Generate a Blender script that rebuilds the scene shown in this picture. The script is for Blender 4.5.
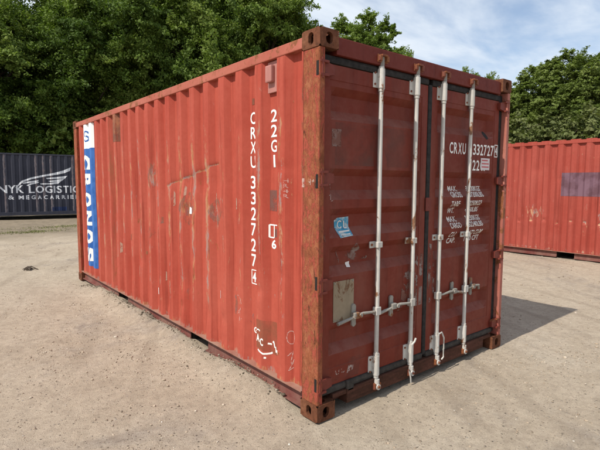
import bpy, bmesh, math, random
import numpy as np
from mathutils import Vector, Matrix

for o in list(bpy.data.objects):
    bpy.data.objects.remove(o, do_unlink=True)
S = bpy.context.scene
C = S.collection
rad = math.radians

# ------------------------------------------------------------------ camera
CAM = Vector((-1.986, -2.248, 1.6106))
YAW, PITCH, ROLL = 0.683403, -0.089024, 0.004156
fwd = Vector((math.sin(YAW) * math.cos(PITCH), math.cos(YAW) * math.cos(PITCH), math.sin(PITCH)))
rgt = fwd.cross(Vector((0, 0, 1))).normalized()
upv = rgt.cross(fwd)
r2 = math.cos(ROLL) * rgt + math.sin(ROLL) * upv
u2 = -math.sin(ROLL) * rgt + math.cos(ROLL) * upv
cd = bpy.data.cameras.new('camera')
cam = bpy.data.objects.new('camera', cd)
C.objects.link(cam)
cam.matrix_world = Matrix(((r2.x, u2.x, -fwd.x, CAM.x), (r2.y, u2.y, -fwd.y, CAM.y), (r2.z, u2.z, -fwd.z, CAM.z), (0, 0, 0, 1)))
cd.sensor_width = 36.0
cd.lens = 465.58 / 600 * 36
cd.clip_start = 0.05
cd.clip_end = 3000
S.camera = cam

# ------------------------------------------------------------------ sky, sun, exposure
SUN_EL = rad(50.3)
SUN_DY = 0.035                       # sun rays travel along +x, a little towards +y
travel = Vector((math.cos(SUN_EL), math.cos(SUN_EL) * SUN_DY, -math.sin(SUN_EL))).normalized()
tosun = -travel
world = bpy.data.worlds.new('World')
S.world = world
world.use_nodes = True
wn = world.node_tree
wn.nodes.clear()
w_out = wn.nodes.new('ShaderNodeOutputWorld')
w_bg = wn.nodes.new('ShaderNodeBackground')
w_bg.inputs['Strength'].default_value = 0.15
sky = wn.nodes.new('ShaderNodeTexSky')
sky.sky_type = 'NISHITA'
sky.sun_disc = False
sky.sun_elevation = SUN_EL
sky.sun_rotation = math.atan2(tosun.x, tosun.y)
sky.air_density = 1.0
sky.dust_density = 0.9
sky.ozone_density = 1.0
wtc = wn.nodes.new('ShaderNodeTexCoord')
wsep = wn.nodes.new('ShaderNodeSeparateXYZ')
wn.links.new(wtc.outputs['Generated'], wsep.inputs[0])


def wmath(op, a, b=None, clamp=False):
    n = wn.nodes.new('ShaderNodeMath')
    n.operation = op
    n.use_clamp = clamp
    for i, v in enumerate((a, b)):
        if v is None:
            continue
        if isinstance(v, (int, float)):
            n.inputs[i].default_value = v
        else:
            wn.links.new(v, n.inputs[i])
    return n.outputs[0]


zc = wmath('ADD', wmath('MAXIMUM', wsep.outputs[2], 0.0), 0.14)
px = wmath('DIVIDE', wsep.outputs[0], zc)
py = wmath('DIVIDE', wsep.outputs[1], zc)
wcomb = wn.nodes.new('ShaderNodeCombineXYZ')
wn.links.new(px, wcomb.inputs[0])
wn.links.new(py, wcomb.inputs[1])
wmap = wn.nodes.new('ShaderNodeMapping')
wmap.inputs['Rotation'].default_value = (0, 0, rad(-32))
wmap.inputs['Scale'].default_value = (0.8, 1.7, 1)
wn.links.new(wcomb.outputs[0], wmap.inputs[0])


def wnoise(scale, detail, rough, dist):
    n = wn.nodes.new('ShaderNodeTexNoise')
    n.inputs['Scale'].default_value = scale
    n.inputs['Detail'].default_value = detail
    n.inputs['Roughness'].default_value = rough
    n.inputs['Distortion'].default_value = dist
    wn.links.new(wmap.outputs[0], n.inputs['Vector'])
    return n.outputs['Fac']


cl = wmath('ADD', wmath('MULTIPLY', wnoise(1.0, 6, 0.55, 0.5), 0.75), wmath('MULTIPLY', wnoise(3.2, 5, 0.55, 0.3), 0.25))
wr = wn.nodes.new('ShaderNodeMapRange')
wr.inputs['From Min'].default_value = 0.34
wr.inputs['From Max'].default_value = 0.62
wr.inputs['To Min'].default_value = 0.12
wr.inputs['To Max'].default_value = 0.95
wr.interpolation_type = 'SMOOTHSTEP'
wn.links.new(cl, wr.inputs['Value'])
wmix = wn.nodes.new('ShaderNodeMix')
wmix.data_type = 'RGBA'
wn.links.new(wr.outputs[0], wmix.inputs['Factor'])
wn.links.new(sky.outputs[0], wmix.inputs[6])
wmix.inputs[7].default_value = (5.7, 6.2, 6.8, 1)      # thin white cloud, lit from above
wn.links.new(wmix.outputs[2], w_bg.inputs[0])
wn.links.new(w_bg.outputs[0], w_out.inputs[0])

sl = bpy.data.lights.new('sun', 'SUN')
sl.energy = 4.9
sl.angle = rad(0.53)
sl.color = (1.0, 0.94, 0.84)
sun = bpy.data.objects.new('sun', sl)
C.objects.link(sun)
sun.rotation_euler = travel.to_track_quat('-Z', 'Y').to_euler()
sun.location = tosun * 40

S.view_settings.view_transform = 'Standard'
S.view_settings.look = 'None'
S.view_settings.gamma = 1
S.view_settings.use_curve_mapping = False
S.view_settings.exposure = 0.0
S.render.engine = 'CYCLES'
S.render.resolution_x, S.render.resolution_y = 1024, 768

rng = np.random.default_rng(7)
random.seed(7)


# ------------------------------------------------------------------ helpers: numpy noise
def vnoise(x, y, seed=0):
    x = np.asarray(x, float); y = np.asarray(y, float)
    xi = np.floor(x).astype(np.int64); yi = np.floor(y).astype(np.int64)
    fx = x - xi; fy = y - yi
    fx = fx * fx * (3 - 2 * fx); fy = fy * fy * (3 - 2 * fy)

    def h(a, b):
        n = (a * 374761393 + b * 668265263 + seed * 974634777) & 0x7fffffff
        n = ((n ^ (n >> 13)) * 1274126177) & 0x7fffffff
        return ((n ^ (n >> 16)) & 0xffff) / 65535.0 - 0.5
    return (h(xi, yi) * (1 - fx) + h(xi + 1, yi) * fx) * (1 - fy) + (h(xi, yi + 1) * (1 - fx) + h(xi + 1, yi + 1) * fx) * fy


def sstep(a, b, x):
    t = np.clip((np.asarray(x, float) - a) / (b - a), 0, 1)
    return t * t * (3 - 2 * t)


# ------------------------------------------------------------------ helpers: materials
class MT:
    def __init__(s, name):
        s.m = bpy.data.materials.new(name)
        s.m.use_nodes = True
        s.t = s.m.node_tree
        s.t.nodes.clear()
        s.out = s.n('ShaderNodeOutputMaterial')
        s.b = s.n('ShaderNodeBsdfPrincipled')
        s.l(s.b.outputs[0], s.out.inputs[0])
        s.tc = s.n('ShaderNodeTexCoord')
        s.co = s.tc.outputs['Object']

    def n(s, k):
        return s.t.nodes.new(k)

    def l(s, a, b):
        s.t.links.new(a, b)

    def put(s, v, sock):
        if isinstance(v, (int, float)):
            sock.default_value = v
        elif isinstance(v, (tuple, list)):
            sock.default_value = (*v, 1) if len(v) == 3 and sock.type == 'RGBA' else v
        else:
            s.l(v, sock)

    def map(s, scale=(1, 1, 1), loc=(0, 0, 0), rot=(0, 0, 0)):
        n = s.n('ShaderNodeMapping')
        n.inputs['Scale'].default_value = scale
        n.inputs['Location'].default_value = loc
        n.inputs['Rotation'].default_value = rot
        s.l(s.co, n.inputs[0])
        return n.outputs[0]

    def noise(s, scale, detail=4, rough=0.55, dist=0.0, st=(1, 1, 1), loc=(0, 0, 0)):
        n = s.n('ShaderNodeTexNoise')
        n.inputs['Scale'].default_value = scale
        n.inputs['Detail'].default_value = detail
        n.inputs['Roughness'].default_value = rough
        n.inputs['Distortion'].default_value = dist
        s.l(s.map(st, loc), n.inputs['Vector'])
        return n.outputs['Fac']

    def voro(s, scale, st=(1, 1, 1), feat='F1', out='Distance'):
        n = s.n('ShaderNodeTexVoronoi')
        n.feature = feat
        n.inputs['Scale'].default_value = scale
        s.l(s.map(st), n.inputs['Vector'])
        return n.outputs[out]

    def rng(s, f, a, b, c=0.0, d=1.0):
        n = s.n('ShaderNodeMapRange')
        s.put(f, n.inputs[0])
        for i, v in enumerate((a, b, c, d)):
            n.inputs[i + 1].default_value = v
        return n.outputs[0]

    def ramp(s, f, stops):
        n = s.n('ShaderNodeValToRGB')
        e = n.color_ramp.elements
        while len(e) < len(stops):
            e.new(0.5)
        for k, (p, c) in zip(e, stops):
            k.position = p
            k.color = (*c, 1)
        s.put(f, n.inputs[0])
        return n.outputs[0]

    def mix(s, f, a, b, mode='MIX'):
        n = s.n('ShaderNodeMix')
        n.data_type = 'RGBA'
        n.blend_type = mode
        s.put(f, n.inputs[0])
        s.put(a, n.inputs[6])
        s.put(b, n.inputs[7])
        return n.outputs[2]

    def math(s, op, a, b=0.0, clamp=False):
        n = s.n('ShaderNodeMath')
        n.operation = op
        n.use_clamp = clamp
        s.put(a, n.inputs[0])
        s.put(b, n.inputs[1])
        return n.outputs[0]

    def attr(s, name):
        n = s.n('ShaderNodeAttribute')
        n.attribute_name = name
        return n.outputs['Fac']

    def bump(s, h, strength=0.3, dist=0.01):
        n = s.n('ShaderNodeBump')
        n.inputs['Strength'].default_value = strength
        n.inputs['Distance'].default_value = dist
        s.put(h, n.inputs['Height'])
        s.l(n.outputs[0], s.b.inputs['Normal'])

    def fin(s, col, rough=0.6, spec=0.35, metal=0.0):
        s.put(col, s.b.inputs['Base Color'])
        s.put(rough, s.b.inputs['Roughness'])
        s.b.inputs['Specular IOR Level'].default_value = spec
        s.put(metal, s.b.inputs['Metallic'])
        return s.m

    def cutout(s, alpha):
        tr = s.n('ShaderNodeBsdfTransparent')
        mx = s.n('ShaderNodeMixShader')
        s.put(alpha, mx.inputs[0])
        s.l(tr.outputs[0], mx.inputs[1])
        s.l(s.b.outputs[0], mx.inputs[2])
        s.l(mx.outputs[0], s.out.inputs[0])
        return s.m


def paint(name, base, pale, rust=(0.16, 0.055, 0.022), chip=(0.42, 0.2, 0.1), rust_at=0.72, streak=0.5, wear_or_light=0.0, rough=0.6, seed=0.0, spec=0.3, st=(9, 9, 0.5), dust=0.0, ledge=0.0):
    s = MT(name)
    L = (seed, seed * 1.7, seed * 0.6)
    big = s.noise(1.1, 5, 0.6, 0.3, loc=L)
    col = s.mix(s.rng(big, 0.3, 0.72), base, pale)
    sk = s.noise(1.0, 6, 0.65, 0.2, st=st, loc=L)
    col = s.mix(s.math('MULTIPLY', s.rng(sk, 0.5, 0.75), streak), col, pale)
    sk2 = s.noise(1.3, 5, 0.6, 0.1, st=(st[0] * 1.6, st[1] * 1.6, st[2] * 1.2), loc=(seed + 9, seed, 2))
    col = s.mix(s.math('MULTIPLY', s.rng(sk2, 0.53, 0.70), streak * 0.85), col, tuple(c * 0.62 for c in base))
    mot = s.noise(26, 4, 0.7, loc=L)
    col = s.mix(s.rng(mot, 0.35, 0.7, 0.0, 0.16), col, tuple(c * 0.5 for c in base))
    if dust:
        dn = s.noise(3.0, 6, 0.7, st=(1, 1, 0.6), loc=(seed, 4, 1))
        col = s.mix(s.math('MULTIPLY', s.rng(dn, 0.42, 0.75), dust), col, (0.34, 0.25, 0.19))
    if ledge:                                                   # paler dusty tint on upward faces, painting in the sky light they catch
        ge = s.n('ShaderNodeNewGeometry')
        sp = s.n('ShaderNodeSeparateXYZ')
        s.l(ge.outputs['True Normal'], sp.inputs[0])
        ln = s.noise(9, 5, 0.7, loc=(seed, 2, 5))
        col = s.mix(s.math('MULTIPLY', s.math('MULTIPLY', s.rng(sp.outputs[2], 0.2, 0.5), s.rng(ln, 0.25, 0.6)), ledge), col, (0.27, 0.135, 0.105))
    rn = s.noise(7.5, 8, 0.72, 0.5, st=(1, 1, 0.55), loc=L)
    rm = s.rng(rn, rust_at, rust_at + 0.035)
    hf = s.noise(60, 3, 0.6)
    rcol = s.mix(s.rng(hf, 0.35, 0.65), rust, tuple(min(1, c * 1.7) for c in rust))
    col = s.mix(rm, col, rcol)
    if wear_or_light:
        w = s.attr('wear_or_light')
        n1 = s.noise(22, 6, 0.78, 0.3, st=(1, 1, 0.30), loc=L)
        wm = s.rng(s.math('ADD', s.math('MULTIPLY', w, 0.62), s.math('SUBTRACT', n1, 0.5)), 0.36, 0.44)
        n2 = s.noise(9, 4, 0.6, st=(1, 1, 0.4), loc=(3, seed, 8))
        wc = s.ramp(n2, [(0.3, rust), (0.45, chip), (0.6, (0.27, 0.20, 0.19)), (0.75, chip)])
        col = s.mix(s.math('MULTIPLY', wm, wear_or_light), col, wc)
    s.bump(s.math('ADD', s.math('MULTIPLY', big, 0.5), s.math('MULTIPLY', mot, 0.25)), 0.25, 0.006)
    return s.fin(col, s.rng(mot, 0.3, 0.7, rough - 0.08, rough + 0.12), spec)


def rusty(name, stops, st=(7, 7, 0.9), rough=0.85, bump=0.6, extra=None):
    s = MT(name)
    n1 = s.noise(3.2, 9, 0.72, 0.6, st=st)
    n2 = s.noise(42, 4, 0.65)
    col = s.ramp(n1, stops)
    col = s.mix(s.rng(n2, 0.38, 0.68, 0.0, 0.35), col, tuple(c * 0.35 for c in stops[0][1]))
    if extra:
        n3 = s.noise(2.2, 7, 0.7, 0.2, st=(3, 3, 0.8), loc=(5, 1, 2))
        col = s.mix(s.rng(n3, extra[1], extra[1] + 0.05), col, extra[0])
    s.bump(s.math('ADD', n1, s.math('MULTIPLY', n2, 0.4)), bump, 0.008)
    return s.fin(col, rough, 0.2)


def flat(name, col, rough=0.6, var=0.25, scale=14, spec=0.3, metal=0.0):
    s = MT(name)
    n = s.noise(scale, 6, 0.65)
    c = s.mix(s.rng(n, 0.3, 0.7), tuple(max(0, k * (1 - var)) for k in col), tuple(min(1, k * (1 + var)) for k in col))
    s.bump(n, 0.15, 0.004)
    return s.fin(c, rough, spec, metal)


def worn(name, col, lo=0.28, hi=0.36, scale=22, st=(1, 1, 1), col2=None, amount=1.0, rough=0.6):
    s = MT(name)
    n = s.noise(scale, 6, 0.7, 0.2, st=st)
    c = col
    if col2:
        c = s.mix(s.rng(s.noise(scale * 0.6, 5, 0.6, loc=(3, 3, 3)), 0.42, 0.56), col, col2)
    s.fin(c, rough, 0.25)
    return s.cutout(s.math('MULTIPLY', s.rng(n, lo, hi), amount))


M = {}
M['side'] = paint('faded red side paint', (0.342, 0.054, 0.034), (0.412, 0.092, 0.061), rust_at=0.66, streak=0.85, wear_or_light=0.85, rough=0.7, spec=0.14)
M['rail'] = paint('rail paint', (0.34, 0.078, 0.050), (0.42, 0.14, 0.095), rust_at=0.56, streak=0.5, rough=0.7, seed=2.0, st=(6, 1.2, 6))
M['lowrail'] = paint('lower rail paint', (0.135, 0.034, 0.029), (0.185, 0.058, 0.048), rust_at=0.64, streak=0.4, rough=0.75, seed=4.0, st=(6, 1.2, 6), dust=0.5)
M['ledge'] = paint('dusty ledge paint', (0.24, 0.085, 0.062), (0.33, 0.19, 0.14), rust_at=0.66, streak=0.4, rough=0.85, seed=19.0, st=(6, 2, 6), dust=0.7, spec=0.1)
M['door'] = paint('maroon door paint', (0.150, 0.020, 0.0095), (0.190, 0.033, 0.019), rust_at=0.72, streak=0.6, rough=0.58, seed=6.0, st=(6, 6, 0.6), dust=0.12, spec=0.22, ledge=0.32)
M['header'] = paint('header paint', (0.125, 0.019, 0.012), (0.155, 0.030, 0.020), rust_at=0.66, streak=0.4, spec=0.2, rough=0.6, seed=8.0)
M['sill'] = rusty('sill rust', [(0.3, (0.035, 0.014, 0.009)), (0.48, (0.075, 0.030, 0.018)), (0.62, (0.11, 0.042, 0.028)), (0.8, (0.15, 0.085, 0.058))], st=(0.8, 5, 5), bump=0.5)
s = MT('flaking rust post')
n1 = s.noise(13, 9, 0.72, 0.3, st=(1, 1, 0.7))
n2 = s.noise(24, 8, 0.75, 0.6, st=(1.1, 1.1, 0.45), loc=(3, 1, 7))
n3 = s.noise(30, 7, 0.75, 0.6, st=(1.3, 1.3, 0.22), loc=(8, 4, 2))
n4 = s.noise(90, 4, 0.7)
n5 = s.noise(3.5, 6, 0.65, 0.4, loc=(1, 6, 3))
col = s.ramp(n1, [(0.34, (0.17, 0.052, 0.025)), (0.50, (0.285, 0.090, 0.042)), (0.64, (0.355, 0.130, 0.068))])
col = s.mix(s.math('MULTIPLY', s.rng(n2, 0.50, 0.53), s.rng(n5, 0.36, 0.48)), col, (0.335, 0.070, 0.046))
col = s.mix(s.rng(n3, 0.60, 0.63), col, (0.085, 0.034, 0.018))
col = s.mix(s.rng(n3, 0.345, 0.325), col, (0.40, 0.225, 0.125))
col = s.mix(s.rng(n4, 0.40, 0.70, 0.0, 0.4), col, (0.10, 0.042, 0.02))
s.bump(s.math('ADD', s.math('ADD', s.math('MULTIPLY', s.rng(n2, 0.49, 0.54), 0.4), s.math('MULTIPLY', s.rng(n3, 0.59, 0.63), -0.6)), s.math('MULTIPLY', n4, 0.5)), 0.7, 0.005)
M['post'] = s.fin(col, 0.88, 0.15)
M['cast'] = rusty('casting rust', [(0.3, (0.050, 0.020, 0.010)), (0.5, (0.145, 0.052, 0.025)), (0.7, (0.23, 0.098, 0.052))], st=(3, 3, 3), bump=0.7)
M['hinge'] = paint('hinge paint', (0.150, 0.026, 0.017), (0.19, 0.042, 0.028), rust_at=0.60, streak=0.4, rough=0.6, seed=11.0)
M['rubber'] = flat('weathered black rubber', (0.020, 0.018, 0.017), 0.8, 0.75, 22)
M['rubber2'] = flat('dusty grey rubber', (0.042, 0.036, 0.031), 0.85, 0.6, 16)
M['white'] = paint('white painted steel', (0.45, 0.42, 0.37), (0.66, 0.64, 0.60), rust=(0.17, 0.08, 0.04), rust_at=0.575, streak=0.9, rough=0.45, seed=3.0, spec=0.4, st=(16, 16, 1.4))
M['galv'] = paint('galvanised handle', (0.22, 0.20, 0.175), (0.34, 0.32, 0.28), rust=(0.16, 0.07, 0.03), rust_at=0.56, streak=0.5, rough=0.5, seed=5.0)
M['keeper'] = paint('rusty cam keeper', (0.15, 0.040, 0.024), (0.24, 0.09, 0.055), rust_at=0.46, rough=0.75, seed=7.0)
M['dark'] = flat('dark hollow steel', (0.015, 0.012, 0.011), 0.9, 0.3)
M['letter'] = worn('worn white lettering', (0.80, 0.78, 0.74), 0.27, 0.33, 26)
M['letter2'] = worn('scuffed white stencil lettering', (0.72, 0.67, 0.63), 0.30, 0.40, 30)
M['nykletter'] = worn('faded white company lettering', (0.68, 0.69, 0.72), 0.20, 0.30, 14, st=(6, 6, 0.6))
M['chalk'] = worn('chalk scribble', (0.75, 0.62, 0.56), 0.44, 0.52, 40, amount=0.40)
M['blue'] = worn('blue company decal', (0.026, 0.105, 0.34), 0.26, 0.31, 14, col2=(0.04, 0.135, 0.40))
M['decalwhite'] = worn('white company decal', (0.78, 0.78, 0.77), 0.22, 0.27, 12)
M['brownpatch'] = worn('brown overpaint', (0.27, 0.105, 0.058), 0.25, 0.6, 6, amount=0.55)
M['greypatch'] = worn('grey residue patch', (0.175, 0.090, 0.075), 0.25, 0.5, 14, amount=0.7)
M['scuff'] = worn('bare scuffed primer', (0.22, 0.15, 0.14), 0.46, 0.60, 16, st=(1, 1, 0.4), col2=(0.28, 0.12, 0.075), amount=0.7)
M['doorscuff'] = worn('scraped door paint', (0.27, 0.21, 0.19), 0.47, 0.53, 11, col2=(0.18, 0.075, 0.055), amount=0.9)
M['doorgrey'] = worn('faint grey film', (0.155, 0.075, 0.06), 0.40, 0.75, 5, amount=0.6)
M['rustpatch'] = worn('bare rust patch', (0.30, 0.105, 0.05), 0.30, 0.42, 9, st=(1, 1, 0.35), col2=(0.17, 0.06, 0.035), amount=0.95)
M['scrape'] = worn('pale scrape', (0.44, 0.27, 0.20), 0.40, 0.5, 30, amount=0.8)
M['bleed'] = worn('rust bleeding from the post', (0.30, 0.10, 0.05), 0.50, 0.62, 14, st=(1.6, 1.6, 0.35), col2=(0.20, 0.065, 0.035), amount=0.85)
M['plate'] = paint('weathered data plate', (0.25, 0.19, 0.125), (0.31, 0.245, 0.165), rust=(0.12, 0.065, 0.035), rust_at=0.54, streak=0.3, rough=0.8, seed=9.0)
M['skyblue'] = worn('torn blue sticker', (0.05, 0.27, 0.43), 0.36, 0.42, 24, col2=(0.42, 0.50, 0.52))
M['paper'] = flat('white sticker', (0.62, 0.55, 0.55), 0.6, 0.1)
M['redprint'] = flat('red print', (0.48, 0.07, 0.08), 0.6, 0.1)
M['teal'] = flat('teal sticker', (0.03, 0.30, 0.28), 0.5, 0.2)
M['pinkpaint'] = paint('pale vent paint', (0.36, 0.13, 0.11), (0.42, 0.20, 0.17), rust_at=0.72, seed=13.0)
M['roof'] = paint('roof paint', (0.36, 0.08, 0.06), (0.42, 0.14, 0.10), rust_at=0.58, seed=15.0)
M['right'] = paint('brick red container paint', (0.305, 0.050, 0.034), (0.370, 0.086, 0.064), rust_at=0.67, streak=0.8, wear_or_light=1.0, rough=0.7, spec=0.14, seed=21.0, chip=(0.50, 0.27, 0.16))
M['purple'] = worn('purple grey overpaint', (0.125, 0.062, 0.078), 0.22, 0.36, 7, col2=(0.18, 0.10, 0.13), amount=0.97)
M['navy'] = paint('navy container paint', (0.030, 0.032, 0.048), (0.050, 0.052, 0.072), rust=(0.12, 0.06, 0.04), rust_at=0.74, streak=0.7, rough=0.6, seed=31.0, wear_or_light=0.5, chip=(0.18, 0.16, 0.17))  # pale chip tone: random chips, plus painted sunlight on the left-facing flanks
M['wood'] = flat('sleeper timber', (0.11, 0.075, 0.05), 0.9, 0.4, 8)
M['seal'] = flat('grey seal cable', (0.50, 0.48, 0.44), 0.6, 0.2)


# ------------------------------------------------------------------ helpers: objects
def link(o, parent=None):
    C.objects.link(o)
    if parent is not None:
        o.parent = parent
    return o


def empty(name, loc=(0, 0, 0), rz=0.0, label=None, cat=None, group=None):
    o = bpy.data.objects.new(name, None)
    link(o)
    o.location = loc
    o.rotation_euler = (0, 0, rz)
    tag(o, label, cat, group)
    return o


def tag(o, label=None, cat=None, group=None, kind=None):
    for k, v in (('label', label), ('category', cat), ('group', group), ('kind', kind)):
        if v:
            o[k] = v
    return o


def from_bm(name, bm, mat, parent=None, smooth=None, fixn=True):
    if fixn:
        bmesh.ops.recalc_face_normals(bm, faces=bm.faces)
    me = bpy.data.meshes.new(name)
    bm.to_mesh(me)
    bm.free()
    me.materials.append(mat)
    if smooth is not None:
        me.polygons.foreach_set('use_smooth', [True] * len(me.polygons))
        me.set_sharp_from_angle(angle=rad(smooth))
    return link(bpy.data.objects.new(name, me), parent)


def from_arr(name, V, F, mat, parent=None, smooth=None, attrs=None):
    me = bpy.data.meshes.new(name)
    me.from_pydata([tuple(v) for v in V], [], [tuple(int(i) for i in f) for f in F])
    me.materials.append(mat)
    if attrs:
        for k, a in attrs.items():
            at = me.attributes.new(k, 'FLOAT', 'POINT')
            at.data.foreach_set('value', np.asarray(a, np.float32))
    if smooth is not None:
        me.polygons.foreach_set('use_smooth', [True] * len(me.polygons))
        me.set_sharp_from_angle(angle=rad(smooth))
    me.update()
    return link(bpy.data.objects.new(name, me), parent)


def bx(bm, x0, x1, y0, y1, z0, z1, bev=0.0):
    t = bmesh.new()
    bmesh.ops.create_cube(t, size=1)
    for v in t.verts:
        v.co = Vector(((x0 + x1) / 2 + v.co.x * (x1 - x0), (y0 + y1) / 2 + v.co.y * (y1 - y0), (z0 + z1) / 2 + v.co.z * (z1 - z0)))
    if bev:
        bmesh.ops.bevel(t, geom=t.edges[:], offset=bev, segments=2, affect='EDGES', profile=0.6)
    merge(bm, t)


def merge(bm, t):
    me = bpy.data.meshes.new('tmp')
    t.to_mesh(me)
    t.free()
    bm.from_mesh(me)
    bpy.data.meshes.remove(me)


def tube(bm, pts, r, n=10, caps=True):
    pts = [Vector(p) for p in pts]
    rs = [float(q) for q in (r if isinstance(r, (list, tuple)) else [r] * len(pts))]
    rings = []
    for i, p in enumerate(pts):
        d = (pts[min(i + 1, len(pts) - 1)] - pts[max(i - 1, 0)]).normalized()
        a = d.cross(Vector((0, 0, 1)))
        if a.length < 1e-3:
            a = Vector((1, 0, 0))
        a.normalize()
        b = d.cross(a)
        rings.append([bm.verts.new(p + rs[i] * (math.cos(2 * math.pi * k / n) * a + math.sin(2 * math.pi * k / n) * b)) for k in range(n)])
    for A, B in zip(rings, rings[1:]):
        for k in range(n):
            bm.faces.new((A[k], A[(k + 1) % n], B[(k + 1) % n], B[k]))
    if caps:
        bm.faces.new(rings[0])
        bm.faces.new(rings[-1][::-1])


def box_part(name, mat, parent, *dims, bev=0.004):
    bm = bmesh.new()
    for d in dims:
        bx(bm, *d, bev=bev)
    return from_bm(name, bm, mat, parent)


def copy_obj(o, parent=None, loc=None, rz=None, sc=None):
    c = o.copy()
    link(c)
    c.parent = parent
    if loc is not None:
        c.location = loc
    if rz is not None:
        c.rotation_euler = (0, 0, rz)
    if sc is not None:
        c.scale = sc
    return c


# ------------------------------------------------------------------ helpers: flat artwork laid onto a surface
_glyphs = {}


def glyphs(txt, bold=0.0):
    key = (txt, bold)
    if key not in _glyphs:
        cu = bpy.data.curves.new('t', 'FONT')
        cu.body = txt
        cu.resolution_u = 3
        cu.offset = bold
        ob = bpy.data.objects.new('t', cu)
        C.objects.link(ob)
        dg = bpy.context.evaluated_depsgraph_get()
        dg.update()
        me = bpy.data.meshes.new_from_object(ob.evaluated_get(dg))
        V = np.array([v.co[:2] for v in me.vertices])
        F = [tuple(p.vertices) for p in me.polygons]
        bpy.data.meshes.remove(me)
        bpy.data.objects.remove(ob)
        bpy.data.curves.remove(cu)
        V -= V.min(0)
        V /= np.maximum(V.max(0), 1e-6)
        _glyphs[key] = (V, F)
    return _glyphs[key]


class Art:
    """flat shapes in surface coordinates (u to the viewer's right, v up), later laid onto a surface"""
    def __init__(s):
        s.V = []
        s.F = []
        s.P = []

    def piece(s):
        s.P.append(len(s.F))

    def add(s, V, F):
        o = len(s.V)
        s.V += [tuple(v) for v in V]
        s.F += [tuple(i + o for i in f) for f in F]
        return s

    def text(s, txt, u0, u1, v0, v1, bold=0.012, rot=0, shear=0.0):
        s.piece()
        V, F = glyphs(txt, bold)
        V = V.copy()
        if rot == 90:                                        # turned clockwise
            V = np.stack([V[:, 1], 1 - V[:, 0]], 1)
        V = np.stack([u0 + V[:, 0] * (u1 - u0) + shear * V[:, 1] * (v1 - v0), v0 + V[:, 1] * (v1 - v0)], 1)
        return s.add(V, F)

    def quad(s, u0, u1, v0, v1):
        s.piece()
        return s.add([(u0, v0), (u1, v0), (u1, v1), (u0, v1)], [(0, 1, 2, 3)])

    def poly(s, pts, new=True):
        if new:
            s.piece()
        return s.add(pts, [tuple(range(len(pts)))])

    def line(s, pts, w):
        s.piece()
        for (a, b) in zip(pts, pts[1:]):
            a = np.array(a, float)
            b = np.array(b, float)
            d = b - a
            n = np.array([-d[1], d[0]]) / (np.linalg.norm(d) + 1e-9) * w / 2
            s.add([a - n, b - n, b + n, a + n], [(0, 1, 2, 3)])
        return s

    def arc(s, cu, cv, ru, rv, a0, a1, w, n=10):
        return s.line([(cu + ru * math.cos(a0 + (a1 - a0) * i / n), cv + rv * math.sin(a0 + (a1 - a0) * i / n)) for i in range(n + 1)], w)

    def lay(s, name, fn, cuts_u, cuts_v, mat, parent):
        ends = s.P[1:] + [len(s.F)]
        for a_, b_ in zip(s.P, ends):                           # every character or stroke is an object of its own
            o = s.lay1(name, s.F[a_:b_], fn, cuts_u, cuts_v, mat, parent)
        return o

    def lay1(s, name, FF, fn, cuts_u, cuts_v, mat, parent):
        bm = bmesh.new()
        used = sorted({i for f in FF for i in f})
        vs = {i: bm.verts.new((s.V[i][0], s.V[i][1], 0)) for i in used}
        for f in FF:
            try:
                bm.faces.new([vs[i] for i in f])
            except ValueError:
                pass
        us = [s.V[i][0] for i in used]
        ws = [s.V[i][1] for i in used]
        for axis, cuts, lo, hi in ((0, cuts_u, min(us), max(us)), (1, cuts_v, min(ws), max(ws))):
            for c in cuts:
                if lo < c < hi:
                    co = [0, 0, 0]
                    co[axis] = c
                    no = [0, 0, 0]
                    no[axis] = 1
                    bmesh.ops.bisect_plane(bm, geom=bm.verts[:] + bm.edges[:] + bm.faces[:], plane_co=co, plane_no=no, dist=1e-6)
        for v in bm.verts:
            v.co = Vector(fn(v.co.x, v.co.y))
        return from_bm(name, bm, mat, parent, fixn=False)


# ------------------------------------------------------------------ ground
def gheight(x, y):
    x = np.asarray(x, float)
    y = np.asarray(y, float)
    z = 0.022 * vnoise(x * 0.7, y * 0.7, 1) + 0.012 * vnoise(x * 2.1, y * 2.1, 2) + 0.012 * vnoise(x * 6.3, y * 6.3, 3) + 0.008 * vnoise(x * 17, y * 17, 4)
    z = z - 0.012
    z = z + 0.085 * sstep(9, 18, y) + 0.05 * vnoise(x * 0.25, y * 0.25, 9) * sstep(8, 14, y) + 0.09 * (vnoise(x * 1.1, y * 1.1, 15) + 0.25) * sstep(14, 17, y) * (1 - sstep(19, 20, y))
    heap = 0.082 * np.exp(-((x - 0.02) / 0.13) ** 2) * sstep(0.20, 0.50, y) * (1 - sstep(4.9, 5.7, y)) * (1 + 0.7 * vnoise(x * 5, y * 4, 5))
    heap = heap * np.where(x > 0.02, 1 - sstep(0.02, 0.3, x), 1)
    rut = -0.020 * np.exp(-((x + 0.65 + 0.1 * np.sin(y * 0.8)) / 0.14) ** 2) - 0.020 * np.exp(-((x + 2.2 + 0.1 * np.sin(y * 0.7)) / 0.16) ** 2)
    near = np.exp(-((x - 1.2) ** 2 / 2.2 + (y + 0.1) ** 2 / 0.25))
    z = z * (1 - 0.6 * near) + heap + rut * sstep(0.5, 2, y)
    return z


def graded(n, span, fine, c):
    t = np.linspace(-1, 1, n)
    k = np.arcsinh(span / fine / 6)
    return c + np.sinh(t * k) / np.sinh(k) * span


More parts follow.
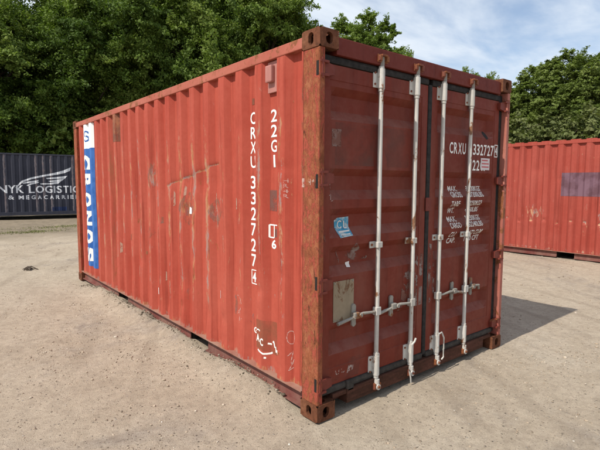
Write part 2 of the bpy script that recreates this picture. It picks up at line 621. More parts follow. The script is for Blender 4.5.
gx = graded(420, 700, 1.1, 0.4)
gy = graded(420, 700, 1.1, 1.2)
GX, GY = np.meshgrid(gx, gy)
GZ = gheight(GX, GY)
nx, ny = len(gx), len(gy)
idx = np.arange(nx * ny).reshape(ny, nx)
F = np.stack([idx[:-1, :-1], idx[:-1, 1:], idx[1:, 1:], idx[1:, :-1]], -1).reshape(-1, 4)
s = MT('packed sandy gravel')
a = s.noise(0.55, 7, 0.62, 0.5)
b = s.noise(2.4, 7, 0.68, 0.3, loc=(4, 2, 0))
c = s.noise(14, 6, 0.75)
d = s.noise(120, 5, 0.75)
col = s.ramp(s.math('ADD', s.math('MULTIPLY', a, 0.5), s.math('MULTIPLY', b, 0.5)), [(0.32, (0.370, 0.300, 0.226)), (0.44, (0.482, 0.398, 0.302)), (0.55, (0.528, 0.442, 0.340)), (0.68, (0.562, 0.482, 0.382))])
gm = s.rng(s.noise(0.42, 6, 0.7, 0.8, loc=(7, 3, 0)), 0.52, 0.64)
grey = s.mix(s.rng(c, 0.35, 0.65), (0.235, 0.195, 0.165), (0.36, 0.315, 0.27))
col = s.mix(s.math('MULTIPLY', gm, s.rng(b, 0.38, 0.62)), col, grey)
col = s.mix(s.rng(c, 0.32, 0.58, 0.42, 0.0), col, (0.215, 0.172, 0.132))
sx_ = s.n('ShaderNodeSeparateXYZ')
s.l(s.co, sx_.inputs[0])
far = s.rng(s.math('ADD', sx_.outputs[1], s.math('MULTIPLY', s.noise(0.8, 6, 0.7), 6.0)), 14.6, 17.4)
soil = s.mix(s.rng(s.noise(3.2, 7, 0.75), 0.35, 0.65), (0.120, 0.098, 0.066), (0.290, 0.235, 0.165))
col = s.mix(s.math('MULTIPLY', far, 0.85), col, soil)
blot = s.rng(s.noise(1.5, 8, 0.75, 0.6, loc=(11, 6, 0)), 0.60, 0.68)
wv = s.n('ShaderNodeTexWave')                                    # faint tyre marks, bent by a slow noise
wv.inputs['Scale'].default_value = 0.55
wv.inputs['Distortion'].default_value = 5.0
wv.inputs['Detail'].default_value = 3.0
wv.inputs['Detail Scale'].default_value = 0.35
s.l(s.map((1, 1, 1), (0.4, 0, 0), (0, 0, rad(24))), wv.inputs[0])
trk = s.math('MULTIPLY', s.rng(wv.outputs['Fac'], 0.80, 0.97), s.rng(s.noise(0.5, 4, 0.6, loc=(2, 9, 0)), 0.45, 0.6))
col = s.mix(s.math('MULTIPLY', trk, 0.35), col, (0.27, 0.215, 0.16))
col = s.mix(s.math('MULTIPLY', blot, 0.35), col, (0.225, 0.180, 0.135))
v1 = s.voro(95)
vc = s.voro(95, out='Color')
sepc = s.n('ShaderNodeSeparateColor')
s.l(vc, sepc.inputs[0])
pm = s.math('MULTIPLY', s.rng(v1, 0.28, 0.40, 1, 0), s.rng(sepc.outputs[0], 0.80, 0.86))
col = s.mix(pm, col, s.ramp(sepc.outputs[1], [(0.0, (0.20, 0.165, 0.13)), (0.45, (0.30, 0.245, 0.19)), (0.8, (0.46, 0.39, 0.31)), (1.0, (0.56, 0.51, 0.44))]))
v2 = s.voro(38)
vc2 = s.voro(38, out='Color')
sep2 = s.n('ShaderNodeSeparateColor')
s.l(vc2, sep2.inputs[0])
pm2 = s.math('MULTIPLY', s.rng(v2, 0.20, 0.30, 1, 0), s.rng(sep2.outputs[0], 0.84, 0.88))
col = s.mix(pm2, col, s.ramp(sep2.outputs[1], [(0.0, (0.10, 0.085, 0.07)), (0.6, (0.30, 0.25, 0.20)), (1.0, (0.52, 0.47, 0.41))]))
col = s.mix(s.rng(d, 0.34, 0.58, 0.38, 0.0), col, (0.17, 0.133, 0.098))
hh = s.math('ADD', s.math('ADD', s.math('MULTIPLY', c, 0.9), s.math('MULTIPLY', d, 0.6)), s.math('ADD', s.math('MULTIPLY', pm, 0.35), s.math('MULTIPLY', pm2, 0.5)))
s.bump(hh, 0.9, 0.018)
M['ground'] = s.fin(col, 0.95, 0.12)
g = from_arr('ground', np.stack([GX, GY, GZ], -1).reshape(-1, 3), F, M['ground'])
g.data.polygons.foreach_set('use_smooth', [True] * len(g.data.polygons))
tag(g, 'pale beige packed sandy gravel yard', 'ground', kind='structure')

# ------------------------------------------------------------------ container building blocks
PITCH_Y = 0.2775
FK, IN = 0.046, 0.092                                            # width of a flank and of an inner flat
DC = 0.046                                                      # depth of the corrugation


def prof_breaks(y0, y1, ph):
    """break points of the corrugation between y0 and y1; returns [(y, depth 0..1)]"""
    out = [(y0, None)]
    k0 = int((y0 - ph) / PITCH_Y) - 2
    k1 = int((y1 - ph) / PITCH_Y) + 2
    for k in range(k0, k1):
        b = ph + k * PITCH_Y                                    # far end of an outer flat
        for dy, dep in ((0, 0), (FK, 1), (FK + IN, 1), (2 * FK + IN, 0)):
            if y0 + 0.012 < b + dy < y1 - 0.012:
                out.append((b + dy, dep))
    out.append((y1, None))
    return out


def prof(y, ph):
    t = (np.asarray(y, float) - ph) % PITCH_Y
    return np.where(t < FK, t / FK, np.where(t < FK + IN, 1.0, np.where(t < 2 * FK + IN, (2 * FK + IN - t) / FK, 0.0)))


def corrugated(name, y0, y1, z0, z1, ph, x_at, depth, rows, mat, parent, dent=None, wear_or_light_fn=None, flip=1, sub=2, dense=None):
    br = [p[0] for p in prof_breaks(y0, y1, ph)]
    ys = []
    for a_, b_ in zip(br, br[1:]):
        ys += list(np.linspace(a_, b_, sub, endpoint=False))
    ys.append(br[-1])
    ys = np.array(ys)
    zs = np.linspace(z0, z1, rows)
    if dense:
        zs = np.array(sorted(set(zs) | set(np.linspace(dense[0], dense[1], dense[2]))))
        rows = len(zs)
    Y, Z = np.meshgrid(ys, zs)
    X = depth * prof(Y, ph)
    if dent is not None:
        X = X + dent(Y, Z)
    X = x_at + flip * X
    n = len(ys)
    ii = np.arange(n * rows).reshape(rows, n)
    F = np.stack([ii[:-1, :-1], ii[:-1, 1:], ii[1:, 1:], ii[1:, :-1]], -1).reshape(-1, 4)
    if flip > 0:
        F = F[:, ::-1]
    at = {'wear_or_light': (wear_or_light_fn(Y, Z) if wear_or_light_fn is not None else np.zeros_like(Y)).ravel()}
    return from_arr(name, np.stack([X, Y, Z], -1).reshape(-1, 3), F, mat, parent, smooth=24, attrs=at)


def casting_mesh(mat):
    """ISO corner casting 0.162 (x) by 0.178 (y) by 0.118 (z); holes in the x=0, y=0 and z=0 / z=top faces"""
    W, L, H = 0.162, 0.178, 0.118
    bm = bmesh.new()

    def holed(o, du, dv, dn, lu, lv, hu, hv, off=(0, 0)):
        N = 32
        o, du, dv, dn = Vector(o), Vector(du), Vector(dv), Vector(dn)
        outer, ov, inn = [], [], []
        for k in range(N):
            t = 2 * math.pi * (k + 0.5) / N
            cx, cy = math.cos(t), math.sin(t)
            m = max(abs(cx), abs(cy))
            ou, ow = cx / m * lu / 2, cy / m * lv / 2
            # stadium
            if hv > hu:
                su, sv = cx * hu / 2, cy * hu / 2 + math.copysign((hv - hu) / 2, cy)
            else:
                sv, su = cy * hv / 2, cx * hv / 2 + math.copysign((hu - hv) / 2, cx)
            outer.append(bm.verts.new(o + du * (lu / 2 + ou) + dv * (lv / 2 + ow)))
            p = o + du * (lu / 2 + su + off[0]) + dv * (lv / 2 + sv + off[1])
            ov.append(bm.verts.new(p))
            inn.append(bm.verts.new(p + dn * 0.026))
        for k in range(N):
            j = (k + 1) % N
            bm.faces.new((outer[k], outer[j], ov[j], ov[k]))
            bm.faces.new((ov[k], ov[j], inn[j], inn[k]))
    holed((0, 0, 0), (0, 1, 0), (0, 0, 1), (1, 0, 0), L, H, 0.051, 0.079)
    holed((0, 0, 0), (1, 0, 0), (0, 0, 1), (0, 1, 0), W, H, 0.060, 0.075)
    for z, n in ((H, -1), (0, 1)):
        holed((0, 0, z), (1, 0, 0), (0, 1, 0), (0, 0, n), W, L, 0.064, 0.122)
    bx_faces = [((W, 0, 0), (W, L, 0), (W, L, H), (W, 0, H)), ((0, L, 0), (0, L, H), (W, L, H), (W, L, 0))]
    for f in bx_faces:
        bm.faces.new([bm.verts.new(v) for v in f])
    # inner lining so the hollow reads dark and closed
    t = bmesh.new()
    bx(t, 0.027, W - 0.01, 0.027, L - 0.01, 0.027, H - 0.027)
    bmesh.ops.remove_doubles(bm, verts=bm.verts, dist=0.0004)
    t.free()
    me = bpy.data.meshes.new('corner_casting')
    bmesh.ops.recalc_face_normals(bm, faces=bm.faces)
    bm.to_mesh(me)
    bm.free()
    me.materials.append(mat)
    return me


CASTMESH = casting_mesh(M['cast'])


def castings(root, L, H, mesh, W=2.438):
    for sx in (0, 1):
        for sy in (0, 1):
            for sz in (0, 1):
                o = bpy.data.objects.new('corner_casting', mesh)
                link(o, root)
                o.location = (W * sx, L * sy, H - 0.118 if sz else 0)
                o.scale = (-1 if sx else 1, -1 if sy else 1, 1)


def roof_and_far(root, L, H, ph, m_side, m_roof, m_rail, m_low, W=2.438, near_end=False):
    """the sides of the box that the photograph hides: right side, far end, roof, floor"""
    corrugated('side_panel', 0.175, L - 0.175, 0.166, H - 0.09, ph, W - 0.008, DC, 3, m_side, root, flip=-1, sub=1)
    # roof: shallow cross corrugations
    V, F = [], []
    ysr = np.arange(0.18, L - 0.17, 0.0525)
    for i, y in enumerate(ysr):
        z = H - 0.035 - (0.018 if (i // 2) % 2 else 0.0)
        V += [(0.03, y, H - 0.035), (0.10, y, z), (W - 0.10, y, z), (W - 0.03, y, H - 0.035)]
    for i in range(len(ysr) - 1):
        for k in range(3):
            F.append((4 * i + k, 4 * i + k + 1, 4 * i + 5 + k, 4 * i + 4 + k))
    from_arr('roof_panel', V, F, m_roof, root)
    ends = [(L, -1)] + ([(0.0, 1)] if near_end else [])
    for y, sg in ends:
        V, F = [], []
        xs = np.arange(0.15, W - 0.14, 0.0695)
        for i, x in enumerate(xs):
            yy = y + sg * (0.02 + (0.04 if (i // 2) % 2 else 0.0))
            V += [(x, yy, 0.16), (x, yy, H - 0.1)]
        for i in range(len(xs) - 1):
            F.append((2 * i, 2 * i + 2, 2 * i + 3, 2 * i + 1))
        from_arr('end_panel', V, F, m_side, root)
        ya, yb = (y - 0.09, y - 0.01) if sg < 0 else (y + 0.01, y + 0.09)
        box_part('end_rail', m_rail, root, (0.162, W - 0.162, ya, yb, H - 0.115, H - 0.02))
        box_part('end_rail', m_low, root, (0.162, W - 0.162, ya, yb, 0.045, 0.165))
    box_part('floor', M['wood'], root, (0.082, W - 0.082, 0.15, L - 0.1, 0.148, 0.165))


def rails(root, L, H, m_rail, m_low, pockets, W=2.438):
    for sx in (0, 1):
        a_, b_ = (0.003, 0.062) if not sx else (W - 0.062, W - 0.003)
        box_part('top_rail', m_rail, root, (a_, b_, 0.178, L - 0.178, H - 0.100, H - 0.030), bev=0.006)
        # channel: flange on top, recessed web, lower flange, broken by the fork pockets
        a_, b_ = (0.002, 0.076) if not sx else (W - 0.076, W - 0.002)
        w0, w1 = (0.056, 0.064) if not sx else (W - 0.064, W - 0.056)
        bm = bmesh.new()
        box_part('rail_flange', M['ledge'], root, (a_, b_, 0.178, L - 0.178, 0.156, 0.1655), bev=0)
        cuts = [0.178] + [c for p in pockets for c in p] + [L - 0.178]
        for y0, y1 in zip(cuts[::2], cuts[1::2]):
            bx(bm, w0, w1, y0, y1, 0.042, 0.1555)
            bx(bm, (0.020 if not sx else W - 0.0755), (0.0755 if not sx else W - 0.020), y0, y1, 0.034, 0.0415)
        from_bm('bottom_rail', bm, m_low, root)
    for y0, y1 in pockets:
        bm = bmesh.new()
        for x0, x1 in ((0.078, W - 0.078),):
            bx(bm, x0, x1, y0 - 0.006, y0, 0.03, 0.140)
            bx(bm, x0, x1, y1, y1 + 0.006, 0.03, 0.140)
            bx(bm, x0, x1, y0 - 0.006, y1 + 0.006, 0.1405, 0.146)
        from_bm('fork_pocket', bm, M['dark'], root)


# ------------------------------------------------------------------ the main container
L20, H20, W20 = 6.058, 2.591, 2.438
PH = 0.465
box = empty('shipping_container', (0, 0, 0), 0, 'large faded red shipping container in the middle, maroon doors at its near end', 'container', 'steel shipping containers in the yard')
castings(box, L20, H20, CASTMESH)


def gauss(Y, Z, y, z, sy, sz):
    return np.exp(-((Y - y) / sy) ** 2 - ((Z - z) / sz) ** 2)


DENTS = [(0.71, 0.78, 0.05, 0.05, 0.012), (1.27, 0.42, 0.05, 0.06, 0.014), (1.82, 0.9, 0.04, 0.07, 0.013), (2.1, 0.38, 0.06, 0.05, 0.014), (2.65, 1.2, 0.05, 0.05, 0.011), (3.2, 0.7, 0.06, 0.06, 0.013), (3.0, 0.36, 0.05, 0.05, 0.012), (1.0, 2.05, 0.05, 0.05, 0.010), (1.83, 2.0, 0.05, 0.06, -0.009), (0.43, 0.95, 0.05, 0.06, 0.009), (1.75, 1.62, 0.45, 0.10, 0.016), (1.2, 1.0, 0.2, 0.3, 0.010), (2.6, 0.9, 0.2, 0.3, -0.008), (3.3, 1.4, 0.3, 0.4, 0.010), (2.05, 0.62, 0.10, 0.12, 0.014), (2.35, 0.95, 0.12, 0.3, 0.012),
         (0.95, 0.55, 0.09, 0.18, 0.010), (1.55, 0.42, 0.07, 0.12, 0.016), (2.5, 0.33, 0.08, 0.1, 0.015), (0.46, 1.72, 0.12, 0.04, 0.008), (4.4, 0.6, 0.12, 0.2, 0.012), (4.1, 1.3, 0.25, 0.4, 0.008),
         (3.55, 0.5, 0.1, 0.15, 0.012), (2.95, 1.72, 0.08, 0.15, 0.010), (1.8, 1.38, 0.1, 0.1, 0.010), (0.80, 1.74, 0.06, 0.04, 0.010), (2.2, 1.15, 0.05, 0.05, 0.012)]


def crease_d(Y, Z):
    t = np.clip((2.42 - Y) / 1.08, 0, 1)
    zl = 1.585 + 0.195 * t + 0.012 * np.sin(Y * 23)
    return Z - zl, sstep(2.50, 2.34, Y) * sstep(1.30, 1.42, Y)


def dent(Y, Z):
    X = 0.012 * vnoise(Y * 1.6, Z * 1.3, 11) + 0.006 * vnoise(Y * 5, Z * 3.5, 12)
    for y, z, sy, sz, a_ in DENTS:
        X = X + a_ * gauss(Y, Z, y, z, sy, sz)
    dz, inr = crease_d(Y, Z)
    X = X + inr * 0.013 * np.where(dz < 0, np.exp(dz / 0.10), np.exp(-dz / 0.016)) * (0.7 + 0.8 * vnoise(Y * 9, Z * 3, 14))
    edge = np.minimum(sstep(0.165, 0.27, Z), 1 - sstep(2.42, 2.5, Z))
    return X * edge * sstep(0.2, 0.35, Y)


def sidewear(Y, Z):
    t = (Y - PH) % PITCH_Y
    edge = np.exp(-((t - 0.236) / 0.034) ** 2)                   # proud ridges get rubbed
    w = 0.36 + 0.40 * edge * (0.55 + 0.9 * vnoise(Y * 1.8, Z * 0.7, 21)) * sstep(0.25, 0.6, Z) * (1 - sstep(1.9, 2.3, Z))
    dz, inr = crease_d(Y, Z)
    w = w + 0.38 * inr * np.exp(-(dz / 0.012) ** 2) + 0.07 * inr * edge * np.exp(-np.maximum(-dz, 0) / 0.5) * (dz < 0)
    for y, z in ((1.98, 1.36), (1.42, 1.33), (2.86, 1.68)):
        w = w + 0.25 * gauss(Y, Z, y, z, 0.09, 0.14)
    w = w + 0.28 * np.exp(-((Z - 0.17) / 0.035) ** 2)
    return np.clip(w, 0, 1.1)


side = corrugated('side_panel', 0.172, L20 - 0.172, 0.164, 2.496, PH, 0.008, DC, 90, M['side'], box, dent, sidewear, 1, sub=4, dense=(1.5, 1.85, 90))
side['label'] = 'sun faded corrugated side with white numbers and scuffs'


def on_side(u, v, off=0.0022):
    y = -u
    x = 0.008 + DC * float(prof(y, PH)) + float(dent(np.array(y), np.array(v)))
    return (x - off, y, v)


SU = sorted({-p[0] for p in prof_breaks(0.17, 5.9, PH)} | {-(p[0] + 0.03) for p in prof_breaks(0.17, 5.9, PH)})
SV = list(np.arange(0.2, 2.5, 0.04))


def lay_side(art, name, mat, off=0.0022):
    return art.lay(name, lambda u, v: on_side(u, v, off), SU, SV, mat, side)


def stack(art, txt, y, zt, zb, w):
    n = len(txt)
    st = (zt - zb) / n
    for i, ch in enumerate(txt):
        ww = 1.08 * w * (0.30 if ch in '1I' else 1.0)
        art.text(ch, -y - ww / 2, -y + ww / 2, zt - st * (i + 1) + st * 0.13, zt - st * i - st * 0.05, bold=0.014)


FL = FK + IN / 2                                                      # centre of an inner flat after the far end of the ridge
yA = PH + FL                                                    # column with 22G1
yB = PH + PITCH_Y + FL                                          # column with the serial
art = Art()
stack(art, 'CRXU', yB, 2.165, 1.715, 0.068)
stack(art, '332727', yB, 1.675, 0.93, 0.066)
art.text('4', -yB - 0.024, -yB + 0.024, 0.822, 0.902, 0.03)
art.line([(-yB - 0.036, 0.808), (-yB + 0.036, 0.808), (-yB + 0.036, 0.918), (-yB - 0.036, 0.918), (-yB - 0.036, 0.808)], 0.008)
lay_side(art, 'letter', M['letter'])
art = Art()
stack(art, '22G1', yA, 2.155, 1.715, 0.070)
lay_side(art, 'letter', M['letter'])
# box mark with a 6
art = Art()
u = -yA
art.line([(u - 0.052, 1.205), (u + 0.0, 1.205), (u + 0.0, 1.300), (u - 0.052, 1.300), (u - 0.052, 1.205)], 0.010)
art.line([(u, 1.300), (u + 0.055, 1.300), (u + 0.055, 1.275)], 0.008)
art.text('6', u - 0.032, u + 0.024, 1.120, 1.190, 0.03)
lay_side(art, 'letter', M['letter'])
lay_side(Art().quad(u + 0.006, u + 0.050, 1.210, 1.272), 'residue_patch', M['greypatch'], 0.0018)
lay_side(Art().quad(u - 0.050, u + 0.050, 1.405, 1.560), 'residue_patch', M['greypatch'])
lay_side(Art().poly([(-0.80, 0.33), (-0.52, 0.30), (-0.47, 0.33), (-0.47, 0.53), (-0.53, 0.56), (-0.76, 0.55)]), 'overpaint_patch', M['brownpatch'], 0.0016)
# handwritten white tag low on the side
art = Art()
art.text('G', -0.845, -0.800, 0.405, 0.455, 0.03)
art.text('A', -0.742, -0.698, 0.375, 0.435, 0.03)
art.text('C', -0.692, -0.650, 0.352, 0.412, 0.03)
art.line([(-0.622, 0.378), (-0.595, 0.374)], 0.014)
art.line([(-0.580, 0.392), (-0.570, 0.405), (-0.555, 0.358)], 0.013)
art.line([(-0.545, 0.368), (-0.540, 0.325), (-0.528, 0.345), (-0.522, 0.315)], 0.010)
art.arc(-0.715, 0.458, 0.022, 0.014, 0.3, 2.7, 0.010)
art.arc(-0.655, 0.325, 0.075, 0.032, 3.6, 5.9, 0.014)
art.quad(-0.646, -0.632, 0.255, 0.270)
lay_side(art, 'painted_tag', M['letter'])
# chalk scribbles
art = Art()
for k, ch in enumerate('HR4R'):
    art.text(ch, -0.385, -0.350, 1.615 - k * 0.036, 1.643 - k * 0.036, 0.0)
art.arc(-0.335, 0.50, 0.025, 0.05, 0, 6.28, 0.005)
art.line([(-0.355, 0.36), (-0.325, 0.40), (-0.34, 0.30), (-0.315, 0.34), (-0.35, 0.25), (-0.32, 0.28)], 0.005)
art.arc(-1.02, 0.62, 0.05, 0.07, 0, 6.0, 0.006)
art.line([(-1.05, 0.50), (-0.99, 0.56), (-1.0, 0.45), (-0.97, 0.50)], 0.006)
lay_side(art, 'chalk_scribble', M['chalk'])
# scuffs (worn diamonds and ovals where labels sat)
for (y, z, ry, rz) in ((1.98, 1.36, 0.17, 0.17), (1.42, 1.36, 0.10, 0.13), (2.86, 1.68, 0.12, 0.15), (1.30, 1.37, 0.05, 0.07), (0.86, 0.50, 0.04, 0.06), (1.12, 0.58, 0.045, 0.09), (2.9, 1.05, 0.08, 0.07)):
    lay_side(Art().poly([(-y - ry, z), (-y, z - rz), (-y + ry, z), (-y, z + rz)]), 'scuff_patch', M['scuff'], 0.0015)
for (y, z, w, h) in ((2.70, 0.425, 0.05, 0.09), (1.955, 1.345, 0.045, 0.07)):
    lay_side(Art().poly([(-y - w / 2, z - h / 2), (-y + w / 2, z - h / 2), (-y + w / 2, z + h * 0.3), (-y - w * 0.3, z + h / 2)]), 'paint_fleck', M['decalwhite'])
art = Art().quad(-1.345, -1.295, 0.605, 0.675)
lay_side(art, 'small_sticker', M['decalwhite'])
lay_side(Art().poly([(-1.342, 0.607), (-1.298, 0.607), (-1.315, 0.66)]), 'small_sticker', M['teal'], 0.003)
lay_side(Art().quad(-0.842, -0.812, 2.215, 2.262), 'residue_patch', M['rustpatch'])
# bare rust panel under the top rail
lay_side(Art().quad(-4.09, -3.80, 2.14, 2.495), 'rust_patch', M['rustpatch'])
lay_side(Art().quad(-4.27, -4.10, 0.25, 2.495), 'rust_patch', worn('thin rust wash', (0.34, 0.11, 0.055), 0.42, 0.66, 5, st=(1, 1, 0.2), amount=0.6), 0.0012)
rs_ = random.Random(12)
for k in range(46):                                             # knocks and scratches
    y, z = rs_.uniform(0.7, 4.6), rs_.choice((rs_.uniform(0.22, 0.8), rs_.uniform(0.5, 1.7)))
    hl, w, t = rs_.uniform(0.02, 0.11), rs_.uniform(0.004, 0.013), rs_.uniform(-0.03, 0.03)
    lay_side(Art().poly([(-y - w / 2, z - hl), (-y + w / 2 + t, z - hl * 0.8), (-y + w / 2 + t, z + hl * 0.7), (-y - w * 0.2, z + hl)]), 'scratch_mark', M[rs_.choice(('scuff', 'rustpatch', 'scrape'))], 0.0012)
lay_side(Art().quad(-0.232, -0.174, 0.18, 2.47), 'rust_bleed', M['bleed'], 0.0012)
# company decal at the far end: white head, blue strip, letters turned clockwise
Y0, Y1 = 5.60, 5.052
lay_side(Art().quad(-Y0, -Y1, 2.125, 2.487), 'company_decal', M['decalwhite'], 0.002)
lay_side(Art().quad(-Y0, -Y1, 0.315, 2.125), 'company_decal', M['blue'], 0.002)
art = Art()
for i, ch in enumerate('CRONOS'):
    zt = 2.03 - i * 0.285
    art.text(ch, -5.50, -5.305, zt - 0.225, zt, bold=0.045, rot=90)
lay_side(art, 'letter', M['letter'], 0.0045)
art = Art()
um = -5.375
art.arc(um, 2.275, 0.05, 0.040, 3.4, 7.6, 0.022)
art.arc(um, 2.345, 0.05, 0.040, 0.2, 4.4, 0.022)
lay_side(art, 'emblem', M['blue'], 0.0045)

# small pale ventilator under the rail
bm = bmesh.new()
bx(bm, 0.030, 0.046, yA - 0.062, yA + 0.050, 2.265, 2.485, 0.004)
bx(bm, -0.004, 0.032, yA - 0.038, yA + 0.040, 2.335, 2.455, 0.010)
from_bm('ventilator', bm, M['pinkpaint'], side)

rails(box, L20, H20, M['rail'], M['lowrail'], [(1.63, 2.0), (3.83, 4.2)])
# weathered weld strip along the foot of the sheet where it meets the rail
roof_and_far(box, L20, H20, PH, M['side'], M['roof'], M['rail'], M['lowrail'])

# corner posts
for sx in (0, 1):
    for sy in (0, 1):
        def fx(v):
            return W20 - v if sx else v

        def fy(v):
            return L20 - v if sy else v
        bm = bmesh.new()
        parts = [(0.004, 0.050, 0.005, 0.168, 0.118, 2.473)]
        if sy == 0:
            parts.append((0.0505, 0.085, 0.085, 0.168, 0.118, 2.473))
        else:
            parts.append((0.0505, 0.16, 0.006, 0.05, 0.118, 2.473))
        for (a_, b_, c_, d_, e_, f_) in parts:
            bx(bm, min(fx(a_), fx(b_)), max(fx(a_), fx(b_)), min(fy(c_), fy(d_)), max(fy(c_), fy(d_)), e_, f_, 0.007)
        m = M['post'] if not sx or sy else M['hinge']
        if sx and not sy:
            m = paint('rusty pale post paint', (0.33, 0.085, 0.06), (0.42, 0.16, 0.12), rust_at=0.52, seed=17.0)
        p = from_bm('corner_post', bm, m, box)
        if not sx and not sy:
            p['label'] = 'flaking orange rust covered corner post'
            nearpost = p
# hinge slots and white tags on the near post
for z in (2.345, 1.63, 0.958, 0.262):
    box_part('hinge_slot', M['dark'], nearpost, (0.0025, 0.010, 0.013, 0.036, z - 0.050, z + 0.040), bev=0)
art = Art()
art.quad(-0.175, -0.150, 1.585, 1.645)
art.text('H', -0.110, -0.085, 1.600, 1.640, 0.03)
art.line([(-0.07, 1.62), (-0.05, 1.63)], 0.02)
art.lay('paint_tag', lambda u, v: (0.0020, -u, v), [], [], M['chalk'], nearpost)

# header and sill
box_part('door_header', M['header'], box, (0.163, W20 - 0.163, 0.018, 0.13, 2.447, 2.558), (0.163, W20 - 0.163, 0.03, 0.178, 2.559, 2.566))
bm = bmesh.new()
bx(bm, 0.30, W20 - 0.30, 0.020, 0.15, 0.046, 0.152, 0.006)
bx(bm, 0.163, 0.2995, 0.024, 0.15, 0.118, 0.150, 0.004)
bx(bm, W20 - 0.2995, W20 - 0.163, 0.024, 0.15, 0.118, 0.150, 0.004)
bx(bm, 0.163, W20 - 0.163, 0.10, 0.148, 0.060, 0.117, 0.002)
from_bm('door_sill', bm, M['sill'], box)

# ------------------------------------------------------------------ doors
RECESS = [(2.250, 2.035), (1.712, 1.500), (1.440, 1.240), (1.180, 0.972), (0.630, 0.420)]     # top, bottom
YD, DD = 0.055, 0.050


def recess(z):
    z = np.asarray(z, float)
    r = np.zeros_like(z)
    for t, b in RECESS:
        r = np.maximum(r, np.clip((t - z) / 0.048, 0, 1) * np.clip((z - b) / 0.066, 0, 1))
    return r


def door_y(x, z, xa, xb):
    x = np.asarray(x, float)
    e = np.clip((x - xa) / 0.045, 0, 1) * np.clip((xb - x) / 0.045, 0, 1)
    fr = np.where((np.asarray(z) > 2.292) | (np.asarray(z) < 0.328) | (x < xa - 0.012) | (x > xb + 0.012), -0.004, 0.0)
    warp = 0.004 * vnoise(x * 3.1, np.asarray(z) * 2.3, 41) * e
    return YD + DD * recess(z) * e + fr + warp


def leaf(x0, x1, label):
    xa, xb = x0 + 0.085, x1 - 0.085
    xs = sorted(set([x0, xa - 0.013, xa - 0.011, xa, xa + 0.045, xb - 0.045, xb, xb + 0.011, xb + 0.013, x1] + list(np.linspace(xa + 0.045, xb - 0.045, 14))))
    zs = [0.205, 0.327, 0.329, 2.291, 2.293, 2.390]
    for t, b in RECESS:
        zs += [t, t - 0.048, b + 0.066, b]
    zs = sorted(set(zs + list(np.linspace(0.205, 2.390, 40))))
    xs, zs = np.array(xs), np.array(zs)
    X, Z = np.meshgrid(xs, zs)
    Y = door_y(X, Z, xa, xb)
    n, rws = len(xs), len(zs)
    ii = np.arange(n * rws).reshape(rws, n)
    F = [tuple(f) for f in np.stack([ii[:-1, :-1], ii[:-1, 1:], ii[1:, 1:], ii[1:, :-1]], -1).reshape(-1, 4)]
    V = [tuple(v) for v in np.stack([X, Y, Z], -1).reshape(-1, 3)]
    rim = list(ii[0, :]) + list(ii[1:, -1]) + list(ii[-1, ::-1][1:]) + list(ii[::-1, 0][1:-1])
    o = len(V)
    V += [(V[i][0], 0.115, V[i][2]) for i in rim]
    k = len(rim)
    for j in range(k):
        F.append((rim[j], o + j, o + (j + 1) % k, rim[(j + 1) % k]))
    F.append(tuple(o + j for j in range(k)))
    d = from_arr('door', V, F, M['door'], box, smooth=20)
    d['label'] = label
    return d, xa, xb


XL0, XL1, XR0, XR1 = 0.062, 1.198, 1.252, 2.318
doorL, la, lb = leaf(XL0, XL1, 'left door leaf with a tan plate and a torn blue sticker')
doorR, ra, rb_ = leaf(XR0, XR1, 'right door leaf with white stencilled numbers')
for d, x0, x1 in ((doorL, XL0, XL1), (doorR, XR0, XR1)):
    bm = bmesh.new()
    bx(bm, x0 - 0.004, x1 + 0.004, 0.040, 0.10, 2.393, 2.444, 0.016)
    g_ = from_bm('gasket', bm, M['rubber'], d, smooth=40)
    bm = bmesh.new()
    bx(bm, x0 - 0.004, x1 + 0.004, 0.036, 0.10, 0.153, 0.202, 0.016)
    from_bm('gasket', bm, M['rubber2'], d, smooth=40)
box_part('gasket', M['rubber'], doorR, (XL1 + 0.003, XR0 - 0.003, 0.044, 0.10, 0.18, 2.40), bev=0.008)
box_part('gasket', M['rubber'], doorR, (XR1 + 0.002, XR1 + 0.068, 0.058, 0.084, 0.15, 2.45), bev=0.008)
box_part('gasket', M['rubber'], doorL, (0.0515, XL0 - 0.002, 0.060, 0.084, 0.15, 2.45), bev=0.002)
box_part('gasket_flap', M['rubber2'], doorL, (0.300, 0.375, 0.020, 0.045, 0.125, 0.21), bev=0.012)
box_part('seam_block', M['hinge'], doorR, (1.190, 1.262, 0.036, 0.0435, 1.39, 1.50), bev=0.004)


def lay_door(art, name, mat, d, xa, xb, off=0.0022):
    zc = sorted({v for t, b in RECESS for v in (t, t - 0.048, b + 0.066, b)} | set(np.linspace(0.205, 2.390, 40)))
    return art.lay(name, lambda u, v: (u, float(door_y(u, v, xa, xb)) - off, v), [xa, xa + 0.045, xb - 0.045, xb], zc, mat, d)


